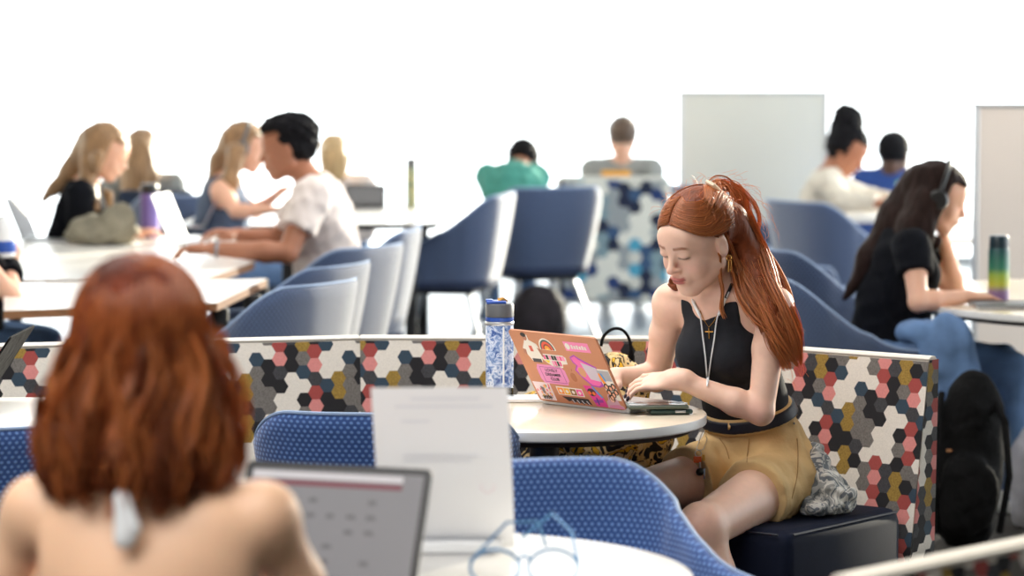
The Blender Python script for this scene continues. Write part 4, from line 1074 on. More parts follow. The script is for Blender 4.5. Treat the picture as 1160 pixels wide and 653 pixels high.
def person(label, J, H, skin, shirt, sleeve=.45, fem=True, hair='long', hairm=None, k=1.0, trousers=None, res=.007, group=None, handopt=None, hands=True, which='LR', tank=False, long_=None, shirt_hem=True, headphones=None, base=None, detail=True, shirt_amp=.006, leg=True):
    base = base or (J['pel'][0], J['pel'][1], 0)
    t = thing('person', label, 'person', tuple(base), 0, group)
    B = Blob(res); torso(B, J, k, fem); arms(B, J, k, fem, which, hands, handopt); legs(B, J, k)
    B.cone(J['neck'] - V(0, 0, .03), H(0, -.03, -.06), .052 * k if not fem else .047 * k, .050 * k if not fem else .045 * k, .03)
    add_head(B, H, detail)
    B.mesh('body', skin, t, off=base)
    S = Blob(res); torso(S, J, k, fem, .012)
    for s in which:
        sh, el_, wr = J['sh' + s], J['el' + s], J['wr' + s]; a = (.044 if fem else .054) * k + .012
        if tank: continue
        if sleeve <= 1: S.cone(sh, sh + (el_ - sh) * sleeve, a + .004, a + .008, .025, capb=True)
        else:
            S.cone(sh, el_, a + .006, a, .025); S.cone(el_, el_ + (wr - el_) * (sleeve - 1), a, a - .012, .02, capb=True)
    upv = unit(J['neck'] - J['pel'])
    if shirt_hem: S.cone(J['pel'] - V(0, 0, .03), J['pel'] + upv * .15, .135 * k, .13 * k, .05)
    nk = J['neck']; zlim = nk[2] - .0
    def cutneck(Fd, X, Y, Z):
        d = np.sqrt((X - nk[0]) ** 2 + (Y - nk[1]) ** 2 + (Z - nk[2] - .025) ** 2)
        Fd = np.maximum(Fd, (.068 if not tank else .085) * k - d)
        if tank:
            for s in 'LR':
                q = J['sh' + s]; Fd = np.maximum(Fd, .085 * k - np.sqrt((X - q[0]) ** 2 + (Y - q[1]) ** 2 + ((Z - q[2]) * .8) ** 2))
        return Fd
    S.mesh('shirt', shirt, t, add_noise(cutneck, shirt_amp, 38, 3), off=base)
    if leg:
        Tr = Blob(res + .001); legs(Tr, J, k, .012); Tr.ell(J['pel'] - V(0, 0, .03), V(.155, .13, .10) * k + .012, None, .04)
        Tr.mesh('trousers', trousers or M['denim'], t, add_noise(None, .006, 30, 8), off=base)
        for s in 'LR':
            an = J['an' + s]; f = unit(V(J['kn' + s][0] - J['hip' + s][0], J['kn' + s][1] - J['hip' + s][1], 0)); R = np.stack([V(f[1], -f[0], 0), f, V(0, 0, 1)], axis=1)
            sb = Blob(.006); sb.ell(an + f * .06 - V(0, 0, .048), V(.045, .13, .045), R); sb.ell(an - V(0, 0, .02), V(.042, .055, .06), R)
            sb.mesh('shoe', M['white_plastic'], t, lambda Fd, X, Y, Z: np.maximum(Fd, .004 - Z), off=base)
    if hairm is not None:
        hb = Blob(res)
        if hair == 'curly':
            hb.ell(H(0, -.030, .050), V(.088, .104, .085) * k, H.R); hb.ell(H(0, .015, .085), V(.078, .070, .045) * k, H.R, .02); hb.ell(H(0, -.040, -.005), V(.082, .078, .062) * k, H.R, .02)
            hb.mesh('hair', hairm, t, add_noise(cut_face(H, lowcut=.002), .012, 130, 5), off=base)
        elif hair == 'short':
            hair_cap(hb, H, .008); hb.mesh('hair', hairm, t, add_noise(cut_face(H, lowcut=.01), .005, 120, 5), off=base)
        elif hair == 'bun':
            hair_cap(hb, H, .010); hb.ell(H(0, -.075, .105), V(.078, .074, .066) * k, H.R, .03); hb.ell(H(.0, -.085, .135), V(.084, .080, .062) * k, H.R, .03); hb.ell(H(0, -.03, -.01), V(.086, .080, .075) * k, H.R, .02); hb.ell(H(0, -.055, .075), V(.082, .085, .06) * k, H.R, .03)
            hb.mesh('hair', hairm, t, add_noise(cut_face(H), .008, 100, 5), off=base)
        else:
            hair_cap(hb, H, .012)
            for chain_, rs, fl in (long_ or []): hb.chain([nv(p) for p in chain_], rs, .03, fl)
            hb.mesh('hair', hairm, t, add_noise(cut_face(H), .006, 60, 5, stretch=.35), off=base)
    if headphones:
        pts = [Vector(H(.100 * math.cos(a), -.008, .012 + .118 * math.sin(a))) for a in [math.pi * i / 16 for i in range(17)]]
        hm = MB().tube(pts, .009 * k, 10).build('headphones', headphones, t, off=base)
        for s in (-1, 1):
            MB().tube([H(s * .086, -.006, -.006), H(s * .106, -.006, -.006), H(s * .118, -.006, -.006)], [.036 * k, .038 * k, .030 * k], 20).build('ear_cup', headphones, hm, off=base)
    return t
# ------------------------------------------------------------------ hair strands
def strands(name, paths, rad, cols, m, parent, off, sides=3):
    """paths (n, k, 3), rad (n,) ; tapered three-sided tubes with a colour each"""
    Pn = np.array(paths); n, k, _ = Pn.shape
    T = np.gradient(Pn, axis=1); T /= np.maximum(np.linalg.norm(T, axis=2, keepdims=True), 1e-9)
    ref = np.array([0.31, 0.52, 0.79]); U = np.cross(T, ref); U /= np.maximum(np.linalg.norm(U, axis=2, keepdims=True), 1e-9); W_ = np.cross(T, U)
    tp = np.minimum(1.0, np.minimum(np.linspace(0.35, 5, k), np.linspace(4, 0.12, k)))[None, :, None]
    r = np.array(rad)[:, None, None] * tp
    ring = [Pn + (U * math.cos(a) + W_ * math.sin(a)) * r for a in [2 * math.pi * i / sides for i in range(sides)]]
    Vt = np.stack(ring, axis=2).reshape(-1, 3) - nv(off)
    base = (np.arange(n)[:, None] * k + np.arange(k - 1)[None, :]).ravel() * sides
    Q = np.concatenate([np.stack([base + i, base + (i + 1) % sides, base + sides + (i + 1) % sides, base + sides + i], axis=1) for i in range(sides)])
    me = np_mesh(name, Vt, Q)
    c = np.repeat(np.array(cols), k * sides, axis=0)
    ca = me.color_attributes.new('Col', 'FLOAT_COLOR', 'POINT'); ca.data.foreach_set('color', np.concatenate([c, np.ones((len(c), 1))], axis=1).astype(np.float32).ravel())
    return link(name, me, m, parent)
def smooth_path(pts, k):
    pts = np.array([nv(p) for p in pts]); t = np.linspace(0, len(pts) - 1, k); i = np.clip(t.astype(int), 0, len(pts) - 2); f = (t - i)[:, None]
    g = lambda j: pts[np.clip(j, 0, len(pts) - 1)]
    p0, p1, p2, p3 = g(i - 1), g(i), g(i + 1), g(i + 2)
    return .5 * (2 * p1 + (p2 - p0) * f + (2 * p0 - 5 * p1 + 4 * p2 - p3) * f ** 2 + (3 * p1 - p0 - 3 * p2 + p3) * f ** 3)
def bundle(guide, rads, n, k, rng, wave=.003, flat=1.0, lock=10, shell=.55):
    """n strands following the guide curve inside a tube of the given radii, in locks"""
    G = smooth_path(guide, k); rr = np.interp(np.linspace(0, 1, k), np.linspace(0, 1, len(rads)), rads)
    T = np.gradient(G, axis=0); T /= np.linalg.norm(T, axis=1, keepdims=True); U = np.cross(T, np.array([0, 1.0, 0.05])); U /= np.linalg.norm(U, axis=1, keepdims=True); W_ = np.cross(T, U)
    out = []
    la = rng.uniform(0, 2 * np.pi, lock); lr = np.sqrt(rng.uniform(shell ** 2, 1, lock)); lf = rng.uniform(4, 9, lock); lp = rng.uniform(0, 6.28, lock)
    for i in range(n):
        q = rng.integers(lock); s_ = np.linspace(0, 1, k)
        a = la[q] + rng.normal(0, .25) * (1 - .3 * s_); r = np.clip(lr[q] + rng.normal(0, .12), .1, 1.08)
        x = r * np.cos(a) * rr + wave * np.sin(lf[q] * s_ + lp[q]) * (s_ + .2) + rng.normal(0, .0008); y = r * np.sin(a) * rr * flat + wave * np.cos(lf[q] * s_ + lp[q]) * (s_ + .2)
        P_ = G + U * x[:, None] + W_ * y[:, None]; cut = 1 - .16 * rng.random() ** 1.5 if k > 20 else 1.0; sI = s_ * cut * (k - 1)
        out.append(np.stack([np.interp(sI, np.arange(k), P_[:, c_]) for c_ in range(3)], axis=1))
    return out

from mathutils.bvhtree import BVHTree
def caster(objs):
    trees = []
    for o in objs:
        vs = [o.matrix_world @ v.co for v in o.data.vertices] if False else [v.co + (o.parent.location if o.parent else Vector((0, 0, 0))) for v in o.data.vertices]
        trees.append(BVHTree.FromPolygons(vs, [tuple(p.vertices) for p in o.data.polygons]))
    def cast(u, v, lift=.003):
        o_ = Vector((0, 0, CAMZ)); d = (at(u, v, 8.0) - o_).normalized(); best = None
        for t_ in trees:
            h = t_.ray_cast(o_, d)
            if h[0] is not None and (best is None or h[3] < best[3]): best = h
        return (best[0] - d * lift) if best else at(u, v, 7.95)
    return cast

# ------------------------------------------------------------------ the red-haired student
GB = (0.62, 8.05, 0.0)
J = auto((.512, 8.012, 1.045), (.635, 8.13, .56), 232)
J.update(shL=nv((.648, 7.925, .992)), shR=nv((.404, 8.115, .985)), elL=nv((.612, 7.85, .735)), wrL=nv((.410, 7.895, .812)),
         elR=nv((.372, 8.235, .775)), wrR=nv((.262, 8.12, .795)), hipL=nv((.690, 8.045, .545)), hipR=nv((.568, 8.145, .55)),
         knL=nv((.458, 7.65, .480)), knR=nv((.300, 7.87, .525)), anL=nv((.545, 7.62, .10)), anR=nv((.30, 7.86, .10)))
HG = Head(at(789, 273, 7.93), 223, 23, -3, 1.06)
rt = thing('person', 'student with long copper-red hair in a black sleeveless top typing on the stickered laptop', 'person', GB)
RES = 0.0034
B = Blob(RES); torso(B, J, .93, True)
arms(B, J, .98, True, 'LR', False)
HD = unit(V(-.125, .070, -.020)); HN = V(-.1, -.38, .92)
tipsL = add_hand(B, J['wrL'], HD, HN, 1.0, 1, (6, 24, 20), 10)
add_hand(B, J['wrR'], unit(V(-.10, -.12, -.01)), V(0, 0, 1), .96, -1, (20, 28, 20), 5)
B.cone(J['wrL'] - HD * .02, J['wrL'] + HD * .02, .0215, .0225, .02)
legs(B, J, .95)
for s in 'LR':
    kn = J['kn' + s]; B.ell(kn + V(-.008, -.018, .006), V(.046, .046, .050), None, .03)
    an = J['an' + s]; f = V(-.55, -.83, 0) if s == 'L' else V(-.6, -.8, 0); R = np.stack([V(f[1], -f[0], 0), f, V(0, 0, 1)], axis=1)
B.cone(J['neck'] + V(.005, .005, -.05), HG(0, -.030, -.06), .056, .044, .035); B.cone(J['neck'] + V(.0, .0, -.01), HG(0, -.020, -.05), .044, .042, .02)
for s, q in (('L', 1), ('R', -1)):                                             # collar bones
    B.cone(J['neck'] + V(-.035, -.04, -.035), J['sh' + s] + V(-.02, -.025, .028), .008, .010, .02)
add_head(B, HG, True)
lin = lambda c: np.array(srgb(c)[:3])
SK, LIPC, BROW, LASH, BLUSH = lin((234, 192, 170)), lin((192, 98, 96)), lin((156, 94, 62)), lin((58, 34, 30)), lin((232, 164, 146))
def girl_col(Vt):
    L_ = HG.loc(Vt); col = np.tile(SK, (len(Vt), 1))
    def blend(wt, c): return col * (1 - wt[:, None]) + c * wt[:, None]
    ax = np.abs(L_[:, 0]); y, z = L_[:, 1], L_[:, 2]; head = (np.abs(L_).max(axis=1) < .14)
    g = lambda cx, cz, sx, sz, y0=.03: np.exp(-(((ax - cx) / sx) ** 2 + ((z - cz) / sz) ** 2) * 2) * (y > y0) * head
    col = blend(.45 * g(.038, -.030, .026, .020), BLUSH)
    col = blend(.35 * np.exp(-((L_[:, 0] / .014) ** 2 + ((z + .03) / .012) ** 2)) * (y > .08) * head, BLUSH)
    up_ = np.clip(1.25 - (np.abs(z + .0535 + .10 * ax) / .0052) ** 3, 0, 1) * np.clip((.0235 - ax) / .004, 0, 1) * (y > .07) * head
    lo_ = np.clip(1.25 - (np.abs(z + .0632 - .09 * ax) / .0068) ** 3, 0, 1) * np.clip((.0215 - ax) / .005, 0, 1) * (y > .07) * head
    col = blend(np.clip(np.maximum(up_, lo_), 0, 1) * .9, LIPC)
    ln_ = np.exp(-(np.abs(z + .0582) / .0016) ** 2) * np.clip((.024 - ax) / .003, 0, 1) * (y > .07) * head
    col = blend(np.clip(ln_ * .8, 0, 1), lin((120, 52, 50)))
    br = np.clip(1.2 - (np.abs(z - (.0225 + .055 * (ax - .014) - 2.6 * np.clip(ax - .034, 0, 1) ** 2 * 10)) / .0042) ** 2, 0, 1) * np.clip((ax - .010) / .004, 0, 1) * np.clip((.050 - ax) / .008, 0, 1) * (y > .04) * head
    col = blend(br * .9, BROW)
    el_ = np.exp(-(np.abs(z + .0045 - 10.8 * (ax - .030) ** 2) / .0026) ** 2) * np.clip((.0155 - np.abs(ax - .030)) / .003, 0, 1) * (y > .055) * head
    col = blend(np.clip(el_, 0, 1) * .85, LASH)
    kn = [J['knL'], J['knR'], J['elL']]
    for q in kn: col = blend(.35 * np.exp(-((Vt - q - V(-.02, -.045, .01)) ** 2).sum(axis=1) / .035 ** 2), lin((222, 140, 124)))
    return col
body = B.mesh('body', M['skin_girl'], rt, off=GB, colfn=girl_col, relax=2)
M['nail'] = mat('dark_nail_polish', (44, 26, 40), .25)
for p, v, r_ in tipsL:
    q = np.cross(v, unit(np.cross(v, HN))); q = q if q[2] > 0 else -q
    c = p + q * r_ * .78 - nv((0, .0015, 0)); Rn = np.stack([unit(np.cross(v, q)), v, q], axis=1)
    b_ = Blob(.0012, .01); b_.ell(c + v * .001, V(.0064, .0085, .0042), Rn, .002); b_.mesh('fingernail', M['nail'], rt, off=GB)['label'] = 'dark polished nail'
# top
upv = unit(J['neck'] - J['pel']); lat = unit(J['shL'] - J['shR']); fwd = unit(np.cross(upv, lat)); fwd = fwd if fwd[1] < 0 else -fwd
S = Blob(RES); torso(S, J, .93, True, .006)
nk = J['neck']
def top_post(Fd, X, Y, Z):
    x, y, z = X - nk[0], Y - nk[1], Z - nk[2]
    a = x * upv[0] + y * upv[1] + z * upv[2]; b = np.abs(x * lat[0] + y * lat[1] + z * lat[2]); f = x * fwd[0] + y * fwd[1] + z * fwd[2]
    w_ = .086 + .15 * np.clip((-.085 - a) / .12, 0, 1) ** 1.5 * 1.0 + .0 * f
    Fd = np.maximum(Fd, (b - w_) * .8)
    Fd = np.maximum(Fd, a - (-.030 - .45 * np.clip(f, 0, .1)) - 2.2 * np.clip(b - .03, 0, 1) * .6)
    Fd = np.maximum(Fd, -(a + .350 - .035 * np.clip(-f / .1, -1, 1)))
    return Fd + .0012 * fbm(X, Y, Z, 55, 4)
top_o = S.mesh('tank_top', M['black_rib'], rt, top_post, off=GB)
# shorts
S = Blob(RES)
for s, fr in (('L', .40), ('R', .50)):
    h, kn = J['hip' + s], J['kn' + s]; e_ = h + (kn - h) * fr; S.cone(h, e_, .092, .091, .03, capb=True)
S.ell(J['pel'] - upv * .012, V(.162, .118, .118), np.stack([unit(J['hipL'] - J['hipR']), unit(np.cross(upv, unit(J['hipL'] - J['hipR']))), upv], axis=1), .045)
S.ell(J['pel'] + upv * .10, V(.126, .096, .09), np.stack([lat, fwd, upv], axis=1), .05)
pz = J['pel'] + upv * .160
hd = unit(J['hipL'] - J['hipR']); fd = unit((J['knL'] - J['hipL']) + (J['knR'] - J['hipR']))
def shorts_post(Fd, X, Y, Z):
    a = (X - pz[0]) * upv[0] + (Y - pz[1]) * upv[1] + (Z - pz[2]) * upv[2]
    cut = np.maximum(Fd, a)
    # folds running from the crotch to the hips
    q = (X - .60) * fd[0] + (Y - 8.05) * fd[1]; l_ = (X - .63) * hd[0] + (Y - 8.1) * hd[1]
    return cut + .0038 * np.sin(120 * q + 26 * np.abs(l_) + 2 * np.sin(30 * Z)) * np.clip(.6 - np.abs(l_) * 1.5, .15, 1) + .0036 * fbm(X, Y, Z, 48, 7)
shorts = S.mesh('shorts', M['khaki'], rt, shorts_post, off=GB)
def bandpart(name, m, c0, c1, infl):
    S = Blob(RES); torso(S, J, .93, True, infl); S.ell(J['pel'] + upv * .10, V(.126 + infl, .096 + infl, .09), np.stack([lat, fwd, upv], axis=1), .05)
    def post(Fd, X, Y, Z):
        a = (X - J['pel'][0]) * upv[0] + (Y - J['pel'][1]) * upv[1] + (Z - J['pel'][2]) * upv[2]
        return np.maximum(np.maximum(Fd, a - c1), c0 - a)
    return S.mesh(name, m, rt, post, off=GB)
bandpart('waistband', M['khaki'], .134, .174, .006)
bl = bandpart('belt', M['belt'], .140, .169, .011)
cast = caster([body, top_o, shorts])
castb = caster([body, top_o, shorts, bl])
# pocket seams, fly, belt loops
for nm, pts in (('side_seam', [(903, 497), (904, 515), (903, 540), (897, 565)]), ('pocket_seam', [(815, 497), (822, 507), (826, 520)]), ('fly_seam', [(849, 497), (847, 512), (846, 524)])):
    MB().tube([cast(u, v, .0026) for u, v in smooth_path([(a_, b_, 0) for a_, b_ in pts], 14)[:, :2]], .0012, 6).build(nm, mat('khaki_thread', (170, 132, 84), .9), rt, off=GB)
MB().tube([castb(826, 478, .003), castb(826, 484, .004), castb(826, 493, .003)], .0035, 6).build('belt_loop', M['khaki'], rt, off=GB)
MB().tube([castb(899, 480, .003), castb(900, 480, .0045)], .003, 8).build('belt_stud', M['steel'], rt, off=GB)
# hair mass
HBm = Blob(.004)
HBm.ell(HG(0, -.018, .034), V(.083, .102, .089) * HG.k, HG.R, .01)
tie = HG(-.005, -.075, .098)
long_g = [HG(.045, -.085, .02), nv(at(846, 285, 7.985)), nv(at(858, 318, 7.925)), nv(at(873, 352, 7.872)), nv(at(887, 388, 7.858)), nv(at(898, 418, 7.855))]
long_r = [.050, .050, .048, .044, .036, .010]
HBm.chain(long_g[:5], [.040, .036, .026, .016, .008], .02)
side_g = [HG(-.066, -.030, -.02), HG(-.062, -.02, -.07), nv(at(764, 320, 8.05)), nv(at(772, 332, 8.05))]
HBm.chain(side_g, [.018, .018, .016, .010], .01)
def girl_hair_post(Fd, X, Y, Z):
    R = HG.R; k = HG.k; x, y, z = X - HG.o[0], Y - HG.o[1], Z - HG.o[2]
    lx = (x * R[0, 0] + y * R[1, 0] + z * R[2, 0]) / k; ly = (x * R[0, 1] + y * R[1, 1] + z * R[2, 1]) / k; lz = (x * R[0, 2] + y * R[1, 2] + z * R[2, 2]) / k
    # hairline: centre parting high, sweeping back above the ear
    zl = .074 - 2.2 * lx ** 2 * 3.0
    reg = np.minimum(np.minimum(ly - (.004 + .25 * np.clip(lz, 0, .1)), .078 - lz - 8.0 * lx ** 2), lz + .12)
    reg = np.maximum(reg, np.minimum(np.minimum(ly + .030, .018 - lz), np.minimum(lz + .10, ly * 0 + .05)) * (np.abs(lx) > .03) - .5 * (np.abs(lx) <= .03))
    s_ = np.arctan2(lx, lz + .02); 
    return np.maximum(Fd, reg * k) + .0012 * np.sin(70 * s_ + 6 * ly * 20) 
hair_o = HBm.mesh('hair', M['hair_red'], rt, girl_hair_post, off=GB)
rng = np.random.default_rng(4)
def cop(n, lo=.55, hi=1.5):
    b = rng.uniform(lo, hi, n)[:, None]; g = rng.uniform(0, 1, n)[:, None]
    return (lin((162, 86, 48)) * (1 - g) + lin((210, 138, 82)) * g) * b
paths = []
rad = []
# strands combed back over the crown to the tie
ce = HG.o + HG.R @ (V(0, -.018, .034) * HG.k); er = V(.084, .103, .090) * HG.k
def on_cap(d, lift=1.0): return ce + HG.R @ (unit(d) * er * lift)
tl = np.linalg.solve(HG.R, tie - ce) / er
for i in range(1300):
    sg = 1 if rng.random() < .62 else -1; w = rng.uniform(0, 1) if i < 1000 else rng.uniform(.75, 1.1); w2 = np.clip(w + rng.normal(0, .03), 0, 1)
    st = unit(V(sg * .03, .90 - .55 * w, .50 + .45 * w) + rng.normal(0, .012, 3))
    md = unit(V(sg * (.82 - .25 * w2), .42 - .30 * w2, .00 + .82 * w2)); m0 = unit(V(sg * (.46 - .2 * w2), .80 - .45 * w2, .33 + .45 * w2))
    en = unit(V(sg * .72, -.70, -.10 + .2 * w2) * (1 - w2 ** .55) + unit(tl) * w2 ** .55 + rng.normal(0, .05, 3))
    D_ = smooth_path([st, m0, md, unit(md * .45 + en * .62), en], 18); lift = rng.uniform(1.0, 1.024); ph = rng.uniform(0, 6.28)
    q0 = rng.integers(0, 4)
    pts = [on_cap(D_[j], lift + .005 * math.sin(.45 * j + ph)) for j in range(18)]
    paths.append(np.array(pts)); rad.append(rng.uniform(.0006, .0013))
cap_cols = cop(len(paths))
cap_s = strands('hair_strands', paths, rad, cap_cols, M['hair_strand'], hair_o, (0, 0, 0) if False else GB)
# long bundle over the shoulder, in front strands and the loose half-up tail
paths = bundle(long_g, long_r, 850, 26, rng, .012, .6, 22, .3)
paths += bundle([HG(.072, -.02, .02), nv(at(832, 300, 7.94)), nv(at(840, 335, 7.885)), nv(at(858, 362, 7.855)), nv(at(880, 378, 7.85))], [.010, .016, .014, .012, .010], 110, 26, rng, .006, .6, 8, .2)
paths += bundle([HG(.076, .000, .012), nv(at(816, 312, 7.90)), nv(at(818, 330, 7.905)), nv(at(817, 350, 7.89)), nv(at(822, 362, 7.89))], [.004, .006, .005, .004, .002], 40, 26, rng, .003, .6, 5, .2)
paths += bundle([HG(.04, -.09, .05), nv(at(850, 275, 8.02)), nv(at(866, 305, 7.98)), nv(at(884, 340, 7.92)), nv(at(897, 375, 7.89)), nv(at(903, 410, 7.88))], [.02, .028, .03, .026, .02, .01], 330, 26, rng, .009, .7, 16, .3)
rad = list(rng.uniform(.0006, .0014, len(paths)))
strands('hair_lock', paths, rad, cop(len(paths), .6, 1.6), M['hair_strand'], hair_o, GB)
tail = [tie, nv(at(822, 207, 8.02)), nv(at(840, 212, 8.03)), nv(at(852, 232, 8.03)), nv(at(853, 258, 8.02)), nv(at(842, 288, 8.0))]
paths = bundle(tail, [.012, .020, .030, .034, .026, .012], 170, 26, rng, .014, .9, 9, .6)
paths += bundle([tie, nv(at(812, 203, 8.0)), nv(at(828, 206, 8.0)), nv(at(838, 225, 8.0)), nv(at(836, 250, 8.0))], [.008, .012, .014, .016, .01], 70, 26, rng, .008, .9, 6, .5)
strands('ponytail', paths, list(rng.uniform(.0005, .0011, len(paths))), cop(len(paths), .7, 1.7), M['hair_strand'], hair_o, GB)
paths = bundle(side_g, [.012, .016, .014, .008], 90, 16, rng, .003, .8, 8, .5)
strands('side_lock', paths, list(rng.uniform(.0006, .0011, len(paths))), cop(len(paths), .5, 1.2), M['hair_strand'], hair_o, GB)
# flyaways
paths = []
for i in range(320):
    if i < 120:
        d = unit(V(rng.normal(0, .7), rng.uniform(-1, .5), rng.uniform(.3, 1))); p = on_cap(d, 1.01); o_ = HG.R @ d
        n_ = unit(np.cross(o_, rng.normal(0, 1, 3)))
    else:
        G = smooth_path(long_g if i % 2 else tail, 40); q = rng.integers(4, 38); p = G[q] + rng.normal(0, .018, 3); o_ = unit(V(rng.uniform(.2, 1), rng.normal(0, .4), rng.normal(0, .6))); n_ = unit(G[min(q + 2, 39)] - G[q])
    L_ = rng.uniform(.015, .045); cu = rng.uniform(-1, 1, 3)
    paths.append(np.array([p + n_ * L_ * t_ + o_ * L_ * .5 * math.sin(t_ * 2.2) + cu * .012 * t_ * t_ for t_ in np.linspace(0, 1, 12)]))
strands('loose_strands', paths, [.0004] * len(paths), cop(len(paths), 1.2, 1.9), M['hair_strand'], hair_o, GB)
# barrette, earrings, lanyard, necklace
bp = HG(.004, -.028, .128); b1 = nv(at(801, 207, 7.93)); b2 = nv(at(815, 217, 7.93))
mid = nv(at(808, 212, 7.93)); MB().tube([at(800, 206, 7.925), at(808, 210, 7.915), at(816, 217, 7.92)], [.0055, .0065, .005], 8).build('hair_clip', mat('cream_clip', (236, 218, 190), .4), hair_o, off=GB)['label'] = 'cream barrette'
er_ = HG(.086, -.004, -.040)
MB().tube([er_ + V(0, 0, .003) + V(math.cos(a) * .006, 0, math.sin(a) * .006) for a in [i * .45 for i in range(14)]], .0011, 6, closed=True).tube([er_ + V(0, -.001, -.004), er_ + V(-.001, -.001, -.032)], .0016, 6).tube([er_ + V(.006, 0, -.004), er_ + V(.005, 0, -.030)], .0009, 6).build('earring', M['gold'], rt, off=GB)
sp = [(784, 339), (787, 346), (793, 358), (796, 380), (799, 405), (801, 430), (801, 438)]; sp2 = [(829, 322), (824, 335), (817, 350), (812, 362), (809, 385), (805, 410), (802, 432), (801, 438)]
ly_ = MB()
for q in (sp, sp2): ly_.tube([cast(u, v, .008) for u, v in smooth_path([(a_, b_, 0) for a_, b_ in q], 34)[:, :2]], .0020, 6)
ly_.build('lanyard', M['white_plastic'], rt, off=GB)
MB().tube([cast(u, v, .006) for u, v in [(785, 341), (788, 348), (793, 358)]], .0040, 8).build('lanyard_sleeve', M['white_plastic'], rt, off=GB)
for u0, v0, u1, v1, m_ in ((829, 322, 822, 338, M['black_plastic']), (822, 338, 814, 357, M['white_plastic'])):
    MB().tube([cast(u0, v0, .007), cast((u0 + u1) / 2, (v0 + v1) / 2, .007), cast(u1, v1, .007)], .0040, 8).build('lanyard_sleeve', m_, rt, off=GB)
MB().tube([cast(u, v, .003) for u, v in [(793, 352), (797, 362), (803, 371), (809, 364), (815, 352)]], .0010, 6).tube([cast(803, 372, .004), cast(803.5, 384, .004)], .0018, 6).tube([cast(799, 376, .004), cast(808, 376, .004)], .0014, 6).build('necklace', M['gold'], rt, off=GB)

# keys hanging from her belt
kp = [castb(u, v, .012) for u, v in [(797, 486), (792, 500), (789, 509), (793, 511), (797, 509), (801, 498), (797, 486)]]
t = thing('key_ring', 'carabiner with orange fob and black ball hanging from the belt of the red-haired student', 'keys', tuple(castb(793, 512, .012)))
o_ = t.location.copy()
MB().tube(kp[:-1], .0013, 8, closed=True).build('carabiner', M['silver'], t, off=o_)
c = castb(791, 514, .013); MB().tube([c + Vector((.008 * math.cos(a), 0, .008 * math.sin(a))) for a in [i * .35 for i in range(18)]], .0009, 6, closed=True).build('split_ring', M['silver'], t, off=o_)
c = castb(790, 521, .012); MB().box(c, (.020, .007, .016), None, .003).build('orange_fob', mat('orange_rubber', (244, 104, 30), .5), t, off=o_); c = castb(797, 519, .012); MB().box(c, (.007, .006, .016), None, .002).build('yellow_tag', mat('yellow_tag', (226, 170, 60), .5), t, off=o_)
c = castb(793, 535, .014); MB().lathe([(.001, -.010), (.0075, -.0075), (.0105, 0), (.0075, .0075), (.001, .010)], c, 20).build('black_ball', M['black_plastic'], t, off=o_)
c = castb(798, 537, .012); MB().box(c, (.004, .002, .028), None, .0008).build('key', M['steel'], t, off=o_); MB().tube([castb(793, 524, .013), castb(793, 531, .013)], .0025, 8).build('clasp', M['silver'], t, off=o_)

# crumpled things on the seats
lump('scarf', 'crumpled grey and white striped garment on the seat beside the red-haired student', 'garment', (.802, 8.03, .515), (.038, .085, .048), M['stripe_grey'], 3, .013, 90, .004,
     [((.768, 8.04, .57), (.03, .05, .06)), ((.83, 8.0, .50), (.035, .06, .035)), ((.765, 7.95, .485), (.05, .05, .024)), ((.78, 8.0, .53), (.045, .05, .04))], .466)
fb = lump('floral_bag', 'yellow and black floral cloth bag on the seat behind the cafe table', 'bag', (.17, 8.36, .60), (.25, .14, .15), M['floral'], 9, .012, 30, .006,
     [((.265, 8.38, .72), (.10, .09, .105)), ((.05, 8.36, .56), (.15, .12, .10))], .466)
pts = [at(681, 392, 8.36), at(684, 381, 8.35), at(694, 373, 8.345), at(705, 374, 8.345), at(713, 385, 8.35), at(715, 402, 8.36), at(714, 414, 8.37)]
MB().tube(smooth_path(pts, 24), [.0042] * 18 + [.006, .008, .010, .011, .011, .010], 8).build('handle', M['bag_black'], fb, off=fb.location)

# ------------------------------------------------------------------ the nearest woman, seen from behind
HW = Head((-.520, 4.52, 1.225), 78, 10, 0, 1.03)
J = auto((-.512, 4.50, 1.035), (-.50, 4.38, .56), 80, shw=.165, el=dict(L=(-.80, 4.56, .76), R=(-.245, 4.58, .74)), wr=dict(L=(-.66, 4.85, .77), R=(-.24, 4.87, .78)))
base = (-.50, 4.38, 0)
t = thing('person', 'auburn-haired woman with bare shoulders seen from behind at the left front', 'person', base)
B = Blob(.005); torso(B, J, 1.0, True); arms(B, J, 1.0, True); legs(B, J); B.cone(J['neck'] - V(0, 0, .04), HW(0, -.03, -.06), .055, .047, .04)
for s, q in (('L', 1), ('R', -1)): B.ell(J['neck'] + unit(J['shL'] - J['shR']) * q * .085 + V(0, -.065, -.11), V(.062, .032, .085), None, .05)
B.cone(J['neck'] + V(0, -.06, -.06), J['pel'] + V(0, -.09, .15), .006, .004, .02, op='-') if False else None
add_head(B, HW); wb = B.mesh('body', M['skin_warm'], t, off=base)
S = Blob(.006); torso(S, J, 1.0, True, .008)
S.mesh('halter_top', M['white_tee'], t, lambda Fd, X, Y, Z: np.maximum(Fd, Z - .84 + 0 * X), off=base)
Tr = Blob(.007); legs(Tr, J, 1.0, .012); Tr.ell(J['pel'] - V(0, 0, .02), V(.17, .13, .11)); Tr.mesh('trousers', M['denim'], t, off=base)
cw = caster([wb])
kn_ = MB(); nap = nv((-.535, 4.375, 1.01))
b_ = Blob(.003); b_.cone(nap + V(0, -.005, .02), nap + V(.004, -.012, -.035), .010, .016, .01, (V(0, 1, 0), .5)); b_.cone(nap + V(0, -.005, .02), nap + V(.015, -.014, -.02), .009, .012, .01, (V(0, 1, 0), .5)); b_.mesh('halter_tie', M['white_plastic'], t, off=base)['label'] = 'white tie at the nape'
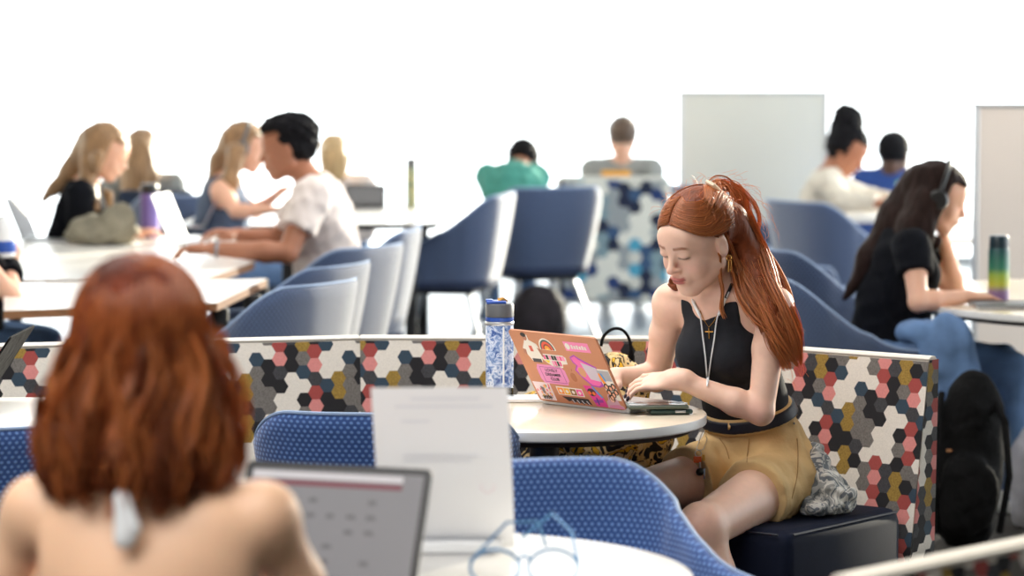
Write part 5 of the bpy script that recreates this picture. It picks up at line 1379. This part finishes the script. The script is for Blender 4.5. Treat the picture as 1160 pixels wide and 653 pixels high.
HBm = Blob(.005); HBm.ell(HW(0, -.015, .034), V(.094, .112, .096), HW.R, .02); HBm.ell(HW(0, -.02, -.03), V(.098, .090, .11), HW.R, .03)
HBm.ell(V(-.522, 4.50, 1.13), V(.112, .082, .085), None, .03)
rng = np.random.default_rng(8)
lat = HW.R[:, 0]; bk = -HW.R[:, 1].copy(); bk[2] = 0
for i in range(13):
    q = -1 + 2 * i / 12; x0 = V(-.522, 4.50, 1.10) + V(q * .098, -.045 * math.cos(q * 1.3) - .01, 0); e_ = x0 + V(q * .008 + rng.normal(0, .008), -.005, -.095 + .045 * abs(q) + rng.normal(0, .014)); e_[2] = max(e_[2], .985)
    HBm.cone(x0, e_, .030, .013, .02)
hw = HBm.mesh('hair', M['hair_auburn'], t, add_noise(cut_face(HW), .007, 46, 5, stretch=.6), off=base)
paths = []
for i in range(520):
    q = rng.uniform(-1.15, 1.15); st = unit(V(rng.normal(0, .12), rng.normal(-.2, .25), 1)); pts = []
    R_ = lambda z: .0
    x1 = math.sin(q * 1.25); y1 = -math.cos(q * 1.25)
    ln_ = rng.uniform(.78, 1.0); ph = rng.uniform(0, 6.28)
    for j in range(22):
        t_ = j / 21 * ln_
        if t_ < .38:
            a = t_ / .38 * math.pi / 2; p = nv(HW(0, -.015, .034)) + V(x1 * .098 * math.sin(a), y1 * .114 * math.sin(a), .098 * math.cos(a)) * rng.uniform(.995, 1.005)
        else:
            w_ = (t_ - .38) / .62; p = nv(HW(0, -.015, .034)) + V(x1 * (.098 + .024 * math.sin(w_ * 2.4)), y1 * (.114 - .02 * w_), -.235 * w_)
        p = p + V(math.sin(t_ * 22 + ph), math.cos(t_ * 22 + ph), 0) * .006 * t_; pts.append(p)
    paths.append(np.array(pts))
g = rng.uniform(0, 1, 520)[:, None]; strands('hair_strands', paths, list(rng.uniform(.0008, .0016, 520)), (lin((110, 46, 24)) * (1 - g) + lin((200, 116, 62)) * g), M['hair_strand'], hw, base)
paths = []; rad = []; cols = []
for i in range(64):
    q = rng.uniform(-1.12, 1.12); x1 = math.sin(q * 1.35); y1 = -math.cos(q * 1.35); c = V(-.522, 4.50, 0); ph = rng.uniform(0, 6.28); zt = rng.uniform(1.13, 1.26); ze = rng.uniform(.985, 1.035) + .03 * abs(q) ** 2; amp = rng.uniform(.006, .016); out = rng.uniform(-.012, .022)
    guide = []
    for j in range(9):
        t_ = j / 8; z = zt + (ze - zt) * t_; bulge = .106 + .026 * math.sin(t_ * 2.6) + out * t_ ** 2
        guide.append(c + V(x1 * bulge, y1 * bulge * .88 - .004, z) + V(math.cos(q), math.sin(q), 0) * amp * math.sin(t_ * 8 + ph))
    pp_ = bundle(guide, [.006, .014, .016, .014, .004], 24, 24, rng, .004, .7, 6, .5); g1 = rng.uniform(0, 1) ** 1.3
    paths += pp_; rad += list(rng.uniform(.0007, .0015, 24)); cols += [(lin((84, 36, 20)) * (1 - g1) + lin((214, 130, 74)) * g1) * rng.uniform(.8, 1.25) for _ in range(24)]
strands('wavy_locks', paths, rad, cols, M['hair_strand'], hw, base)

# ------------------------------------------------------------------ people around the room
def X_(u, Y): return at(u, 300, Y).x
J = auto(at(96, 207, 14.35), (X_(78, 14.4), 14.4, .56), 2, el=dict(R=at(88, 282, 14.15), L=at(120, 272, 14.6)), wr=dict(R=at(128, 268, 14.05), L=at(160, 264, 14.4)))
person('woman with long light-brown hair in a black tee, at far left', J, Head(at(120, 172, 14.33), -6, 24, 0, 1.05), M['skin_light'], M['black_cloth'], .55, True, 'long', M['hair_blond'],
       long_=[([at(104, 165, 14.38), at(84, 192, 14.4), at(62, 214, 14.4), at(50, 226, 14.4)], [.075, .05, .03, .012], None), ([at(112, 180, 14.22), at(122, 208, 14.2), at(126, 238, 14.2)], [.04, .026, .012], None), ([at(105, 175, 14.3), at(100, 205, 14.25), at(108, 235, 14.2)], [.06, .04, .02], None)])
J = auto((X_(163, 17.5), 17.5, .88), (X_(163, 17.5), 17.6, .50), 90)
person('long-haired blonde person seated behind the low navy sofa back, seen from behind', J, Head((X_(162, 17.5), 17.5, 1.02), 90, 8, 0, .98), M['skin_light'], M['grey_cloth'], 1.6, True, 'long', M['hair_blond'],
       long_=[([(X_(162, 17.5), 17.42, 1.0), (X_(162, 17.5), 17.40, .90), (X_(160, 17.5), 17.40, .78)], [.095, .10, .10], None)])
J = auto(at(254, 203, 15.3), (X_(246, 15.35), 15.35, .56), 0, el=dict(R=at(268, 240, 15.05), L=at(290, 240, 15.5)), wr=dict(R=at(300, 238, 15.0), L=at(312, 222, 15.4)))
person('blonde woman with grey headphones in a slate tank top', J, Head(at(279, 167, 15.3), -4, 16, 0, 1.0), M['skin_light'], M['slate_cloth'], .5, True, 'long', M['hair_blond'], tank=True, headphones=M['grey_plastic'],
       long_=[([at(266, 160, 15.3), at(250, 185, 15.32), at(238, 215, 15.35), at(228, 238, 15.35)], [.07, .055, .035, .012], None), ([at(270, 175, 15.2), at(262, 205, 15.15), at(256, 232, 15.15)], [.06, .04, .015], None)])
J = auto(at(357, 207, 13.25), (X_(378, 13.3), 13.3, .56), 180, shw=.19, el=dict(L=at(326, 287, 12.95), R=at(312, 272, 13.6)), wr=dict(L=at(243, 282, 12.95), R=at(268, 266, 13.5)), k=1.0)
gy = person('young man with dark curly hair in a white tee typing at the big table', J, Head(at(325, 168, 13.25), 182, 10, 0, 1.12), M['skin_tan'], M['white_tee'], .62, False, 'curly', M['hair_black'], k=1.08, trousers=M['navy_fabric'], shirt_amp=.009)
w0 = nv(J['wrL']); dd = unit(J['wrL'] - J['elL']); o = gy.location
c0 = w0 - dd * .01; u1 = unit(np.cross(dd, V(0, 0, 1))); u2 = np.cross(dd, u1)
MB().tube([c0 + (u1 * math.cos(a) + u2 * math.sin(a)) * .033 for a in [i * math.pi / 10 for i in range(20)]], .007, 8, closed=True).build('wristwatch', M['steel'], gy, off=o)
J = auto((X_(380, 17.8), 17.8, .86), (X_(380, 17.8), 17.9, .48), 90)
person('blonde-haired person far behind the man in the white tee, only the head showing', J, Head((X_(380, 17.8), 17.8, .985), 90, 5, 0, .95), M['skin_light'], M['white_tee'], 1.5, True, 'long', M['hair_lblond'], res=.009, detail=False,
       long_=[([(X_(380, 17.8), 17.72, .98), (X_(380, 17.8), 17.72, .90)], [.085, .07], None)])
J = auto(at(580, 192, 17.75), (X_(590, 17.35), 17.35, .56), 100, shw=.13, el=dict(L=at(563, 222, 17.95), R=at(606, 222, 17.95)), wr=dict(L=at(574, 236, 18.2), R=at(598, 236, 18.2)))
person('person in a teal sweater slumped forward, behind two tub chairs in the centre', J, Head(at(592, 184, 17.95), 80, 55, 0, 1.05), M['skin_tan'], M['teal'], 1.9, False, 'short', M['hair_black'], k=1.05, shirt_amp=.012)
J = auto(at(705, 184, 18.75), (X_(706, 18.85), 18.95, .46), 88, shw=.17)
mn = person('short-haired man in a grey shirt sitting in the patterned lounge chair, seen from behind', J, Head(at(705, 155, 18.75), 92, 4, 0, 1.02), M['skin_light'], M['grey_cloth'], .6, False, 'short', M['hair_brown'])
J = auto(at(938, 196, 16.55), (X_(925, 16.6), 16.6, .56), -8, el=dict(R=at(955, 228, 16.25), L=at(985, 226, 16.9)), wr=dict(R=at(1000, 231, 16.1), L=at(1010, 228, 16.6)))
person('woman with a dark top bun in a cream sweater, in front of the whiteboard', J, Head(at(960, 170, 16.55), -22, 34, 0, 1.08), M['skin_tan'], M['cream_knit'], 1.85, True, 'bun', M['hair_black'], shirt_amp=.010, trousers=M['navy_fabric'])
J = auto((X_(1010, 18.6), 18.6, .84), (X_(1010, 18.6), 18.7, .48), 80)
person('dark-haired person in blue at the far right seen from behind, beside the green-lidded cup', J, Head((X_(1012, 18.6), 18.6, .955), 60, 12, 0, 1.12), M['skin_dark'], mat('royal_blue_cotton', (46, 78, 148), .9), 1.4, False, 'short', M['hair_black'], res=.009, detail=False)
J = auto(at(1028, 262, 11.1), (X_(1003, 11.15), 11.15, .56), 0, el=dict(R=at(1040, 343, 10.82), L=at(1084, 332, 11.35)), wr=dict(R=at(1096, 336, 10.9), L=at(1069, 270, 11.25)))
person('dark-haired woman with black headphones in a black tee at the oval table, right', J, Head(at(1063, 224, 11.1), -4, 20, 0, 1.0), M['skin_light'], M['black_cloth'], .5, True, 'long', M['hair_dark'], res=.0055, headphones=M['black_plastic'],
       handopt=dict(L=dict(d=V(-.1, -.15, .9), nrm=V(1, 0, 0), curl=(50, 60, 40)), R=dict(d=V(1, .1, -.05), curl=(12, 15, 10))),
       long_=[([at(1046, 218, 11.14), at(1022, 250, 11.16), at(990, 292, 11.15), at(957, 338, 11.13)], [.092, .082, .055, .014], None), ([at(1052, 232, 11.05), at(1038, 262, 11.03), at(1018, 290, 11.05), at(1000, 310, 11.08)], [.075, .065, .04, .015], None), ([at(1052, 240, 11.2), at(1060, 275, 11.2)], [.05, .02], None)])
J = auto((X_(-70, 11.75), 11.75, 1.02), (X_(-85, 11.75), 11.8, .56), 10, el=dict(R=at(17, 341, 11.25), L=at(-40, 340, 12.0)), wr=dict(R=at(10, 304, 11.5), L=at(-10, 322, 12.1)))
J['shR'] = nv(at(-50, 262, 11.5))
lp_ = person('person at the left edge with a black cuff, raising a white and blue bottle', J, Head((X_(-55, 11.75), 11.75, 1.17), 0, 10), M['skin_light'], M['black_cloth'], .60, True, 'long', M['hair_dark'], handopt=dict(R=dict(d=V(.1, .0, 1), nrm=V(.4, -1, 0), curl=(50, 50, 30))), long_=[([(X_(-60, 11.75), 11.8, 1.15), (X_(-68, 11.75), 11.85, .95)], [.08, .04], None)])
dd = unit(J['wrR'] - J['elR']); MB().tube([J['wrR'] - dd * .07, J['wrR'] - dd * .06, J['wrR'], J['wrR'] + dd * .01], [.046, .050, .046, .042], 20).build('cuff', M['black_cloth'], lp_, off=lp_.location)
p = at(4, 270, 11.48); t = thing('drinking_bottle', 'white and blue bottle held up at the left edge', 'bottle', tuple(p - Vector((0, 0, .07))))
MB().lathe([(.03, 0), (.042, .005), (.044, .10), (.03, .135), (.02, .15)], n=24).build('body', M['white_plastic'], t); MB().lathe([(.0445, .02), (.0455, .022), (.0455, .06), (.0445, .062)], n=24).build('label_band', M['blue_plastic'], t)
c_ = at(698, 196, 18.6); MB().box((c_.x, 18.625, c_.z - .01), (.17, .02, .045), None, .008).build('orange_print', mat('orange_print', (240, 170, 60), .8), mn, off=mn.location)
# sweaters, jackets and bags
lump('sweater', 'crumpled grey-khaki sweater heaped on the big table before the woman in the black tee', 'garment', (X_(112, 13.9), 14.0, .79), (.16, .12, .07), M['olive_grey'], 5, .020, 30, .008, [((X_(132, 13.9), 13.95, .83), (.08, .07, .08))], .742)
lump('denim_jacket', 'blue denim jacket bunched below the oval table beside the woman in the black tee', 'jacket', (X_(1074, 10.75), 10.72, .60), (.10, .13, .12), M['denim'], 6, .022, 28, .007, [((X_(1090, 10.7), 10.68, .48), (.075, .09, .16)), ((X_(1050, 10.8), 10.75, .66), (.10, .09, .05))])
bpk = Blob(.008); cx = X_(1098, 10.3)
bpk.ell((cx, 10.35, .24), (.125, .12, .27), None, .04); bpk.ell((cx + .02, 10.33, .42), (.10, .09, .16), None, .04); bpk.ell((cx - .01, 10.23, .18), (.10, .05, .14), None, .02)
bb = (cx, 10.35, 0); t = thing('backpack', 'black backpack standing on the carpet at the right, behind the banquette', 'backpack', bb)
bpk.mesh('body', M['bag_black'], t, lambda Fd, X, Y, Z: np.maximum(Fd + .010 * fbm(X, Y, Z, 26, 2), .003 - Z), off=bb)
for s in (-1, 1): MB().tube([(.08 * s, -.02, .50), (.11 * s, -.13, .42), (.12 * s, -.16, .25), (.10 * s, -.10, .06)], .012, 8).build('strap', M['bag_black'], t)
MB().box((-.07, -.135, .33), (.016, .004, .008)).build('logo_tag', mat('tan_tag', (170, 120, 80), .6), t)
tb = lump('tote_bag', 'pale grey cloth bag on the carpet at the right edge', 'bag', (X_(1168, 10.9), 10.75, .16), (.09, .13, .20), M['pale_bag'], 12, .012, 26, .008, None, .003)
lump('gym_bag', 'dark bag on the floor under the tub chair in front of the person in teal', 'bag', (X_(610, 16.8), 16.9, .16), (.16, .12, .17), mat('dark_red_black', (30, 24, 32), .8, noise=(12, .5)), 14, .014, 24, .01, None, .003)
